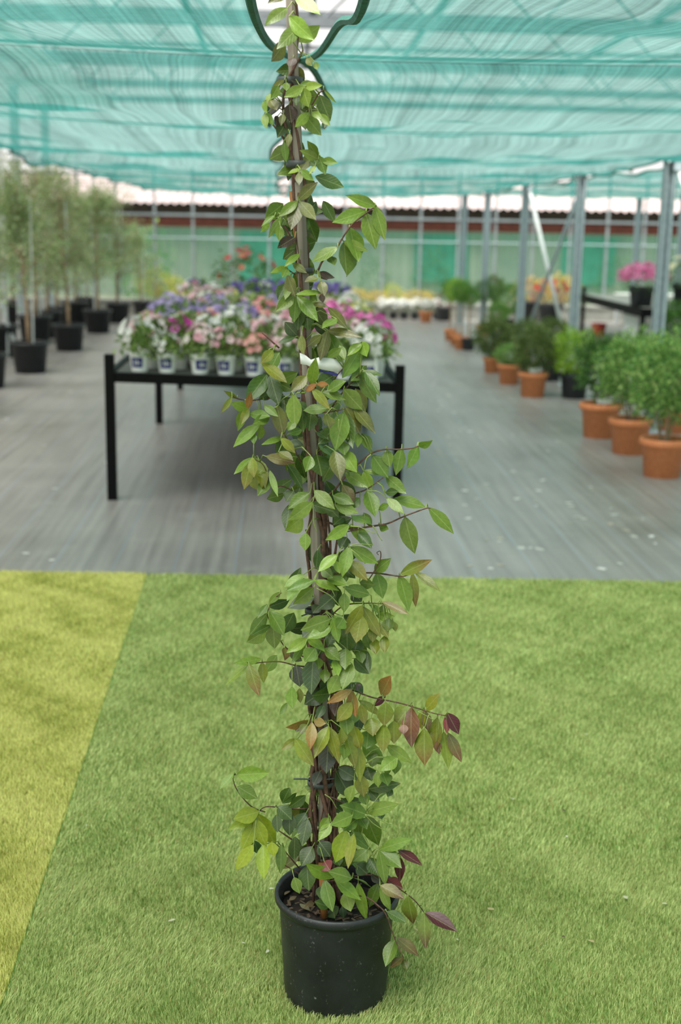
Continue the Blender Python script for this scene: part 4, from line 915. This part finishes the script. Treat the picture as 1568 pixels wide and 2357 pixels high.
# leaves on the far side of the stake, too many to tell apart
for k in range(190):
    y = rl.uniform(150, 2040); x = axis_x(y)+rl.normal(0, 48 if y > 800 else 24); d = rl.uniform(.005, .09 if y > 800 else .04)
    a = rl.normal(0, .9); L_ = rl.uniform(40, 72); B_ = vp(x, y, d); T_ = vp(x+L_*math.sin(a), y+L_*math.cos(a), d+rl.normal(0, .02))
    V_, F_, UV_, C_ = leaf_geo(B_, T_, rl.uniform(.022, .032), jitter(PAL[rl.choice(list('gdkdgo'))]), None, rl)
    b0 = sum(len(x_) for x_ in joined[0]); joined[0].append(V_); joined[1].append(F_+b0); joined[2].append(UV_); joined[3].append(C_)
Vj, Fj, Uj, Cj = (np.concatenate(x) for x in joined)
me_ = np_mesh('small_leaves', Vj, Fj, M['leaf'], Cj, True); uvset(me_, Fj, Uj); link('small_leaves', me_, vine)['kind'] = 'stuff'
o = pet.build('petioles', M['green_stem'], vine, True); o['kind'] = 'stuff'

# dead curled leaves on the mulch
for (bx, by, tx, ty, w, k) in ((700, 2092, 728, 2070, 16, 'w'), (690, 2080, 715, 2096, 14, 'o'), (712, 2062, 735, 2052, 12, 'w'), (665, 2072, 684, 2062, 10, 'h'), (655, 2060, 668, 2050, 9, 'h')):
    z = RIM-.030; B_, T_ = ground(bx, by, z)-O, ground(tx, ty, z)-O
    V_, F_, UV_, C_ = leaf_geo(B_, T_, w*.00088, jitter('a58e6c'), jitter('7d6448'), rl); me_ = np_mesh('dead_leaf', V_-B_, F_, M['leaf'], C_, True); uvset(me_, F_, UV_); link('dead_leaf', me_, vine, B_)

# plastic ties round the stake and stems
def tie(x, y, rx, h, tail=None):
    c_ = vp(x, y); V_ = []; n = 20
    for z in (-h/2, h/2):
        for j in range(n):
            q = 2*math.pi*j/n; V_.append(c_+np.array([rx*math.cos(q), rx*.85*math.sin(q), z]))
    for z in (h/2, -h/2):
        for j in range(n):
            q = 2*math.pi*j/n; V_.append(c_+np.array([rx*.93*math.cos(q), rx*.78*math.sin(q), z]))
    F_ = [(a*n+j, a*n+(j+1) % n, ((a+1) % 4)*n+(j+1) % n, ((a+1) % 4)*n+j) for a in range(4) for j in range(n)]
    o_ = MB().add(V_, F_).build('plant_tie', M['tie'], vine, True)
    if tail: MB().tube([vp(*p, -rx*.9) for p in tail], .0016, 6).build('tie_tail', M['tie'], o_)
tie(683, 378, .0205, .013); tie(668, 186, .0245, .013); tie(703, 622, .017, .011); tie(740, 1800, .030, .010, [(770, 1792), (730, 1796), (700, 1793), (676, 1793)]); tie(724, 1405, .020, .010, [(760, 1400), (722, 1408), (694, 1418)])

# white plant label wrapped round the stake
lab_ = MB(); top_ = [(690, 812), (704, 818), (716, 828), (735, 822), (760, 824), (780, 828), (799, 832)]; bot_ = [(692, 838), (706, 840), (718, 846), (735, 849), (760, 854), (778, 858), (790, 850)]
V_ = []
for off in (0, .0008):
    for i, (a, b_) in enumerate(zip(top_, bot_)):
        d_ = -.034-.010*math.sin(i*.9)+off; V_ += [vp(*a, d_), vp(*b_, d_)]
n = len(top_); F_ = [(2*i, 2*i+1, 2*i+3, 2*i+2) for i in range(n-1)]+[(2*n+2*i, 2*n+2*i+2, 2*n+2*i+3, 2*n+2*i+1) for i in range(n-1)]+[(2*i, 2*i+2, 2*n+2*i+2, 2*n+2*i) for i in range(n-1)]+[(2*i+1, 2*n+2*i+1, 2*n+2*i+3, 2*i+3) for i in range(n-1)]
pl = MB().add(V_, F_).build('plant_label', M['white_plastic'], vine, True); pl['label'] = 'white plastic label strip looped round the stake'
V_ = [vp(733, 850, -.030), vp(778, 860, -.030), vp(777, 866, -.030), vp(733, 855, -.030)]
MB().add(V_+[v_+np.array([0, .0006, 0]) for v_ in V_], [(0, 1, 2, 3), (7, 6, 5, 4)]).build('blue_band', M['blue_print'], pl)

# ================================================================== LITTER
def litter(name, pts, cols, label, z, size, seed):
    r_ = np.random.default_rng(seed); V_, C_, F_ = [], [], []
    for x, y in pts:
        s_ = size*r_.uniform(.5, 1.3); q = r_.uniform(0, 6.28); i0 = len(V_); c_ = lin(cols[r_.integers(len(cols))]); el = r_.uniform(.35, .9)
        for j in range(6):
            t = 2*math.pi*j/6; px_, py_ = math.cos(t)*s_, math.sin(t)*s_*el
            V_.append((x+px_*math.cos(q)-py_*math.sin(q), y+px_*math.sin(q)+py_*math.cos(q), z+.002+r_.uniform(0, .003))); C_.append(c_)
        F_.append(tuple(range(i0, i0+6)))
    o_ = link(name, np_mesh(name, np.array(V_), np.array(F_), M['petal'], C_)); return tag(o_, label, 'litter', kind='stuff')
r = np.random.default_rng(8)
pts = [tuple(ground(x, y)[:2]) for x, y in [(1240, 1130), (1190, 1148), (1235, 1165), (1330, 1190), (1345, 1195), (1315, 1205), (1242, 1265), (1200, 1262), (1385, 1310), (1500, 1235), (1150, 1248), (1490, 1135), (1010, 945), (1060, 970), (1100, 990), (1180, 1002), (1070, 985), (1000, 860), (1230, 1155), (1190, 1150), (1310, 1158), (60, 1275), (120, 1290), (15, 965), (1095, 890)]]
pts += [(x, y) for x, y in zip(r.normal(1.35, .45, 90), r.uniform(5.95, 14, 90)) if x > .8]+[(x, y) for x, y in zip(r.uniform(-2.4, -1.2, 20), r.uniform(6.5, 15, 20))]
litter('fallen_petals', pts, ['e2e4de', 'd6d8d0', 'c4beac', 'eeeee8'], 'pale fallen petals scattered over the grey ground cloth', 0, .026, 1)
pts = [tuple(ground(x, y, .025)[:2]) for x, y in [(1420, 1570), (1385, 1662), (1350, 1690), (1305, 1925), (1130, 2092), (1297, 2156), (1360, 2165), (1530, 2080), (1440, 2065), (1053, 2162), (625, 2045), (395, 2118), (1180, 1838), (1298, 1865), (560, 2170), (616, 2190), (960, 2140), (200, 1900)]]
litter('turf_litter', pts, ['d8d3b4', 'c9b98c', 'e4dfc8', '6b5a48'], 'small pale petals and leaf scraps lying on the turf', .022, .008, 2)
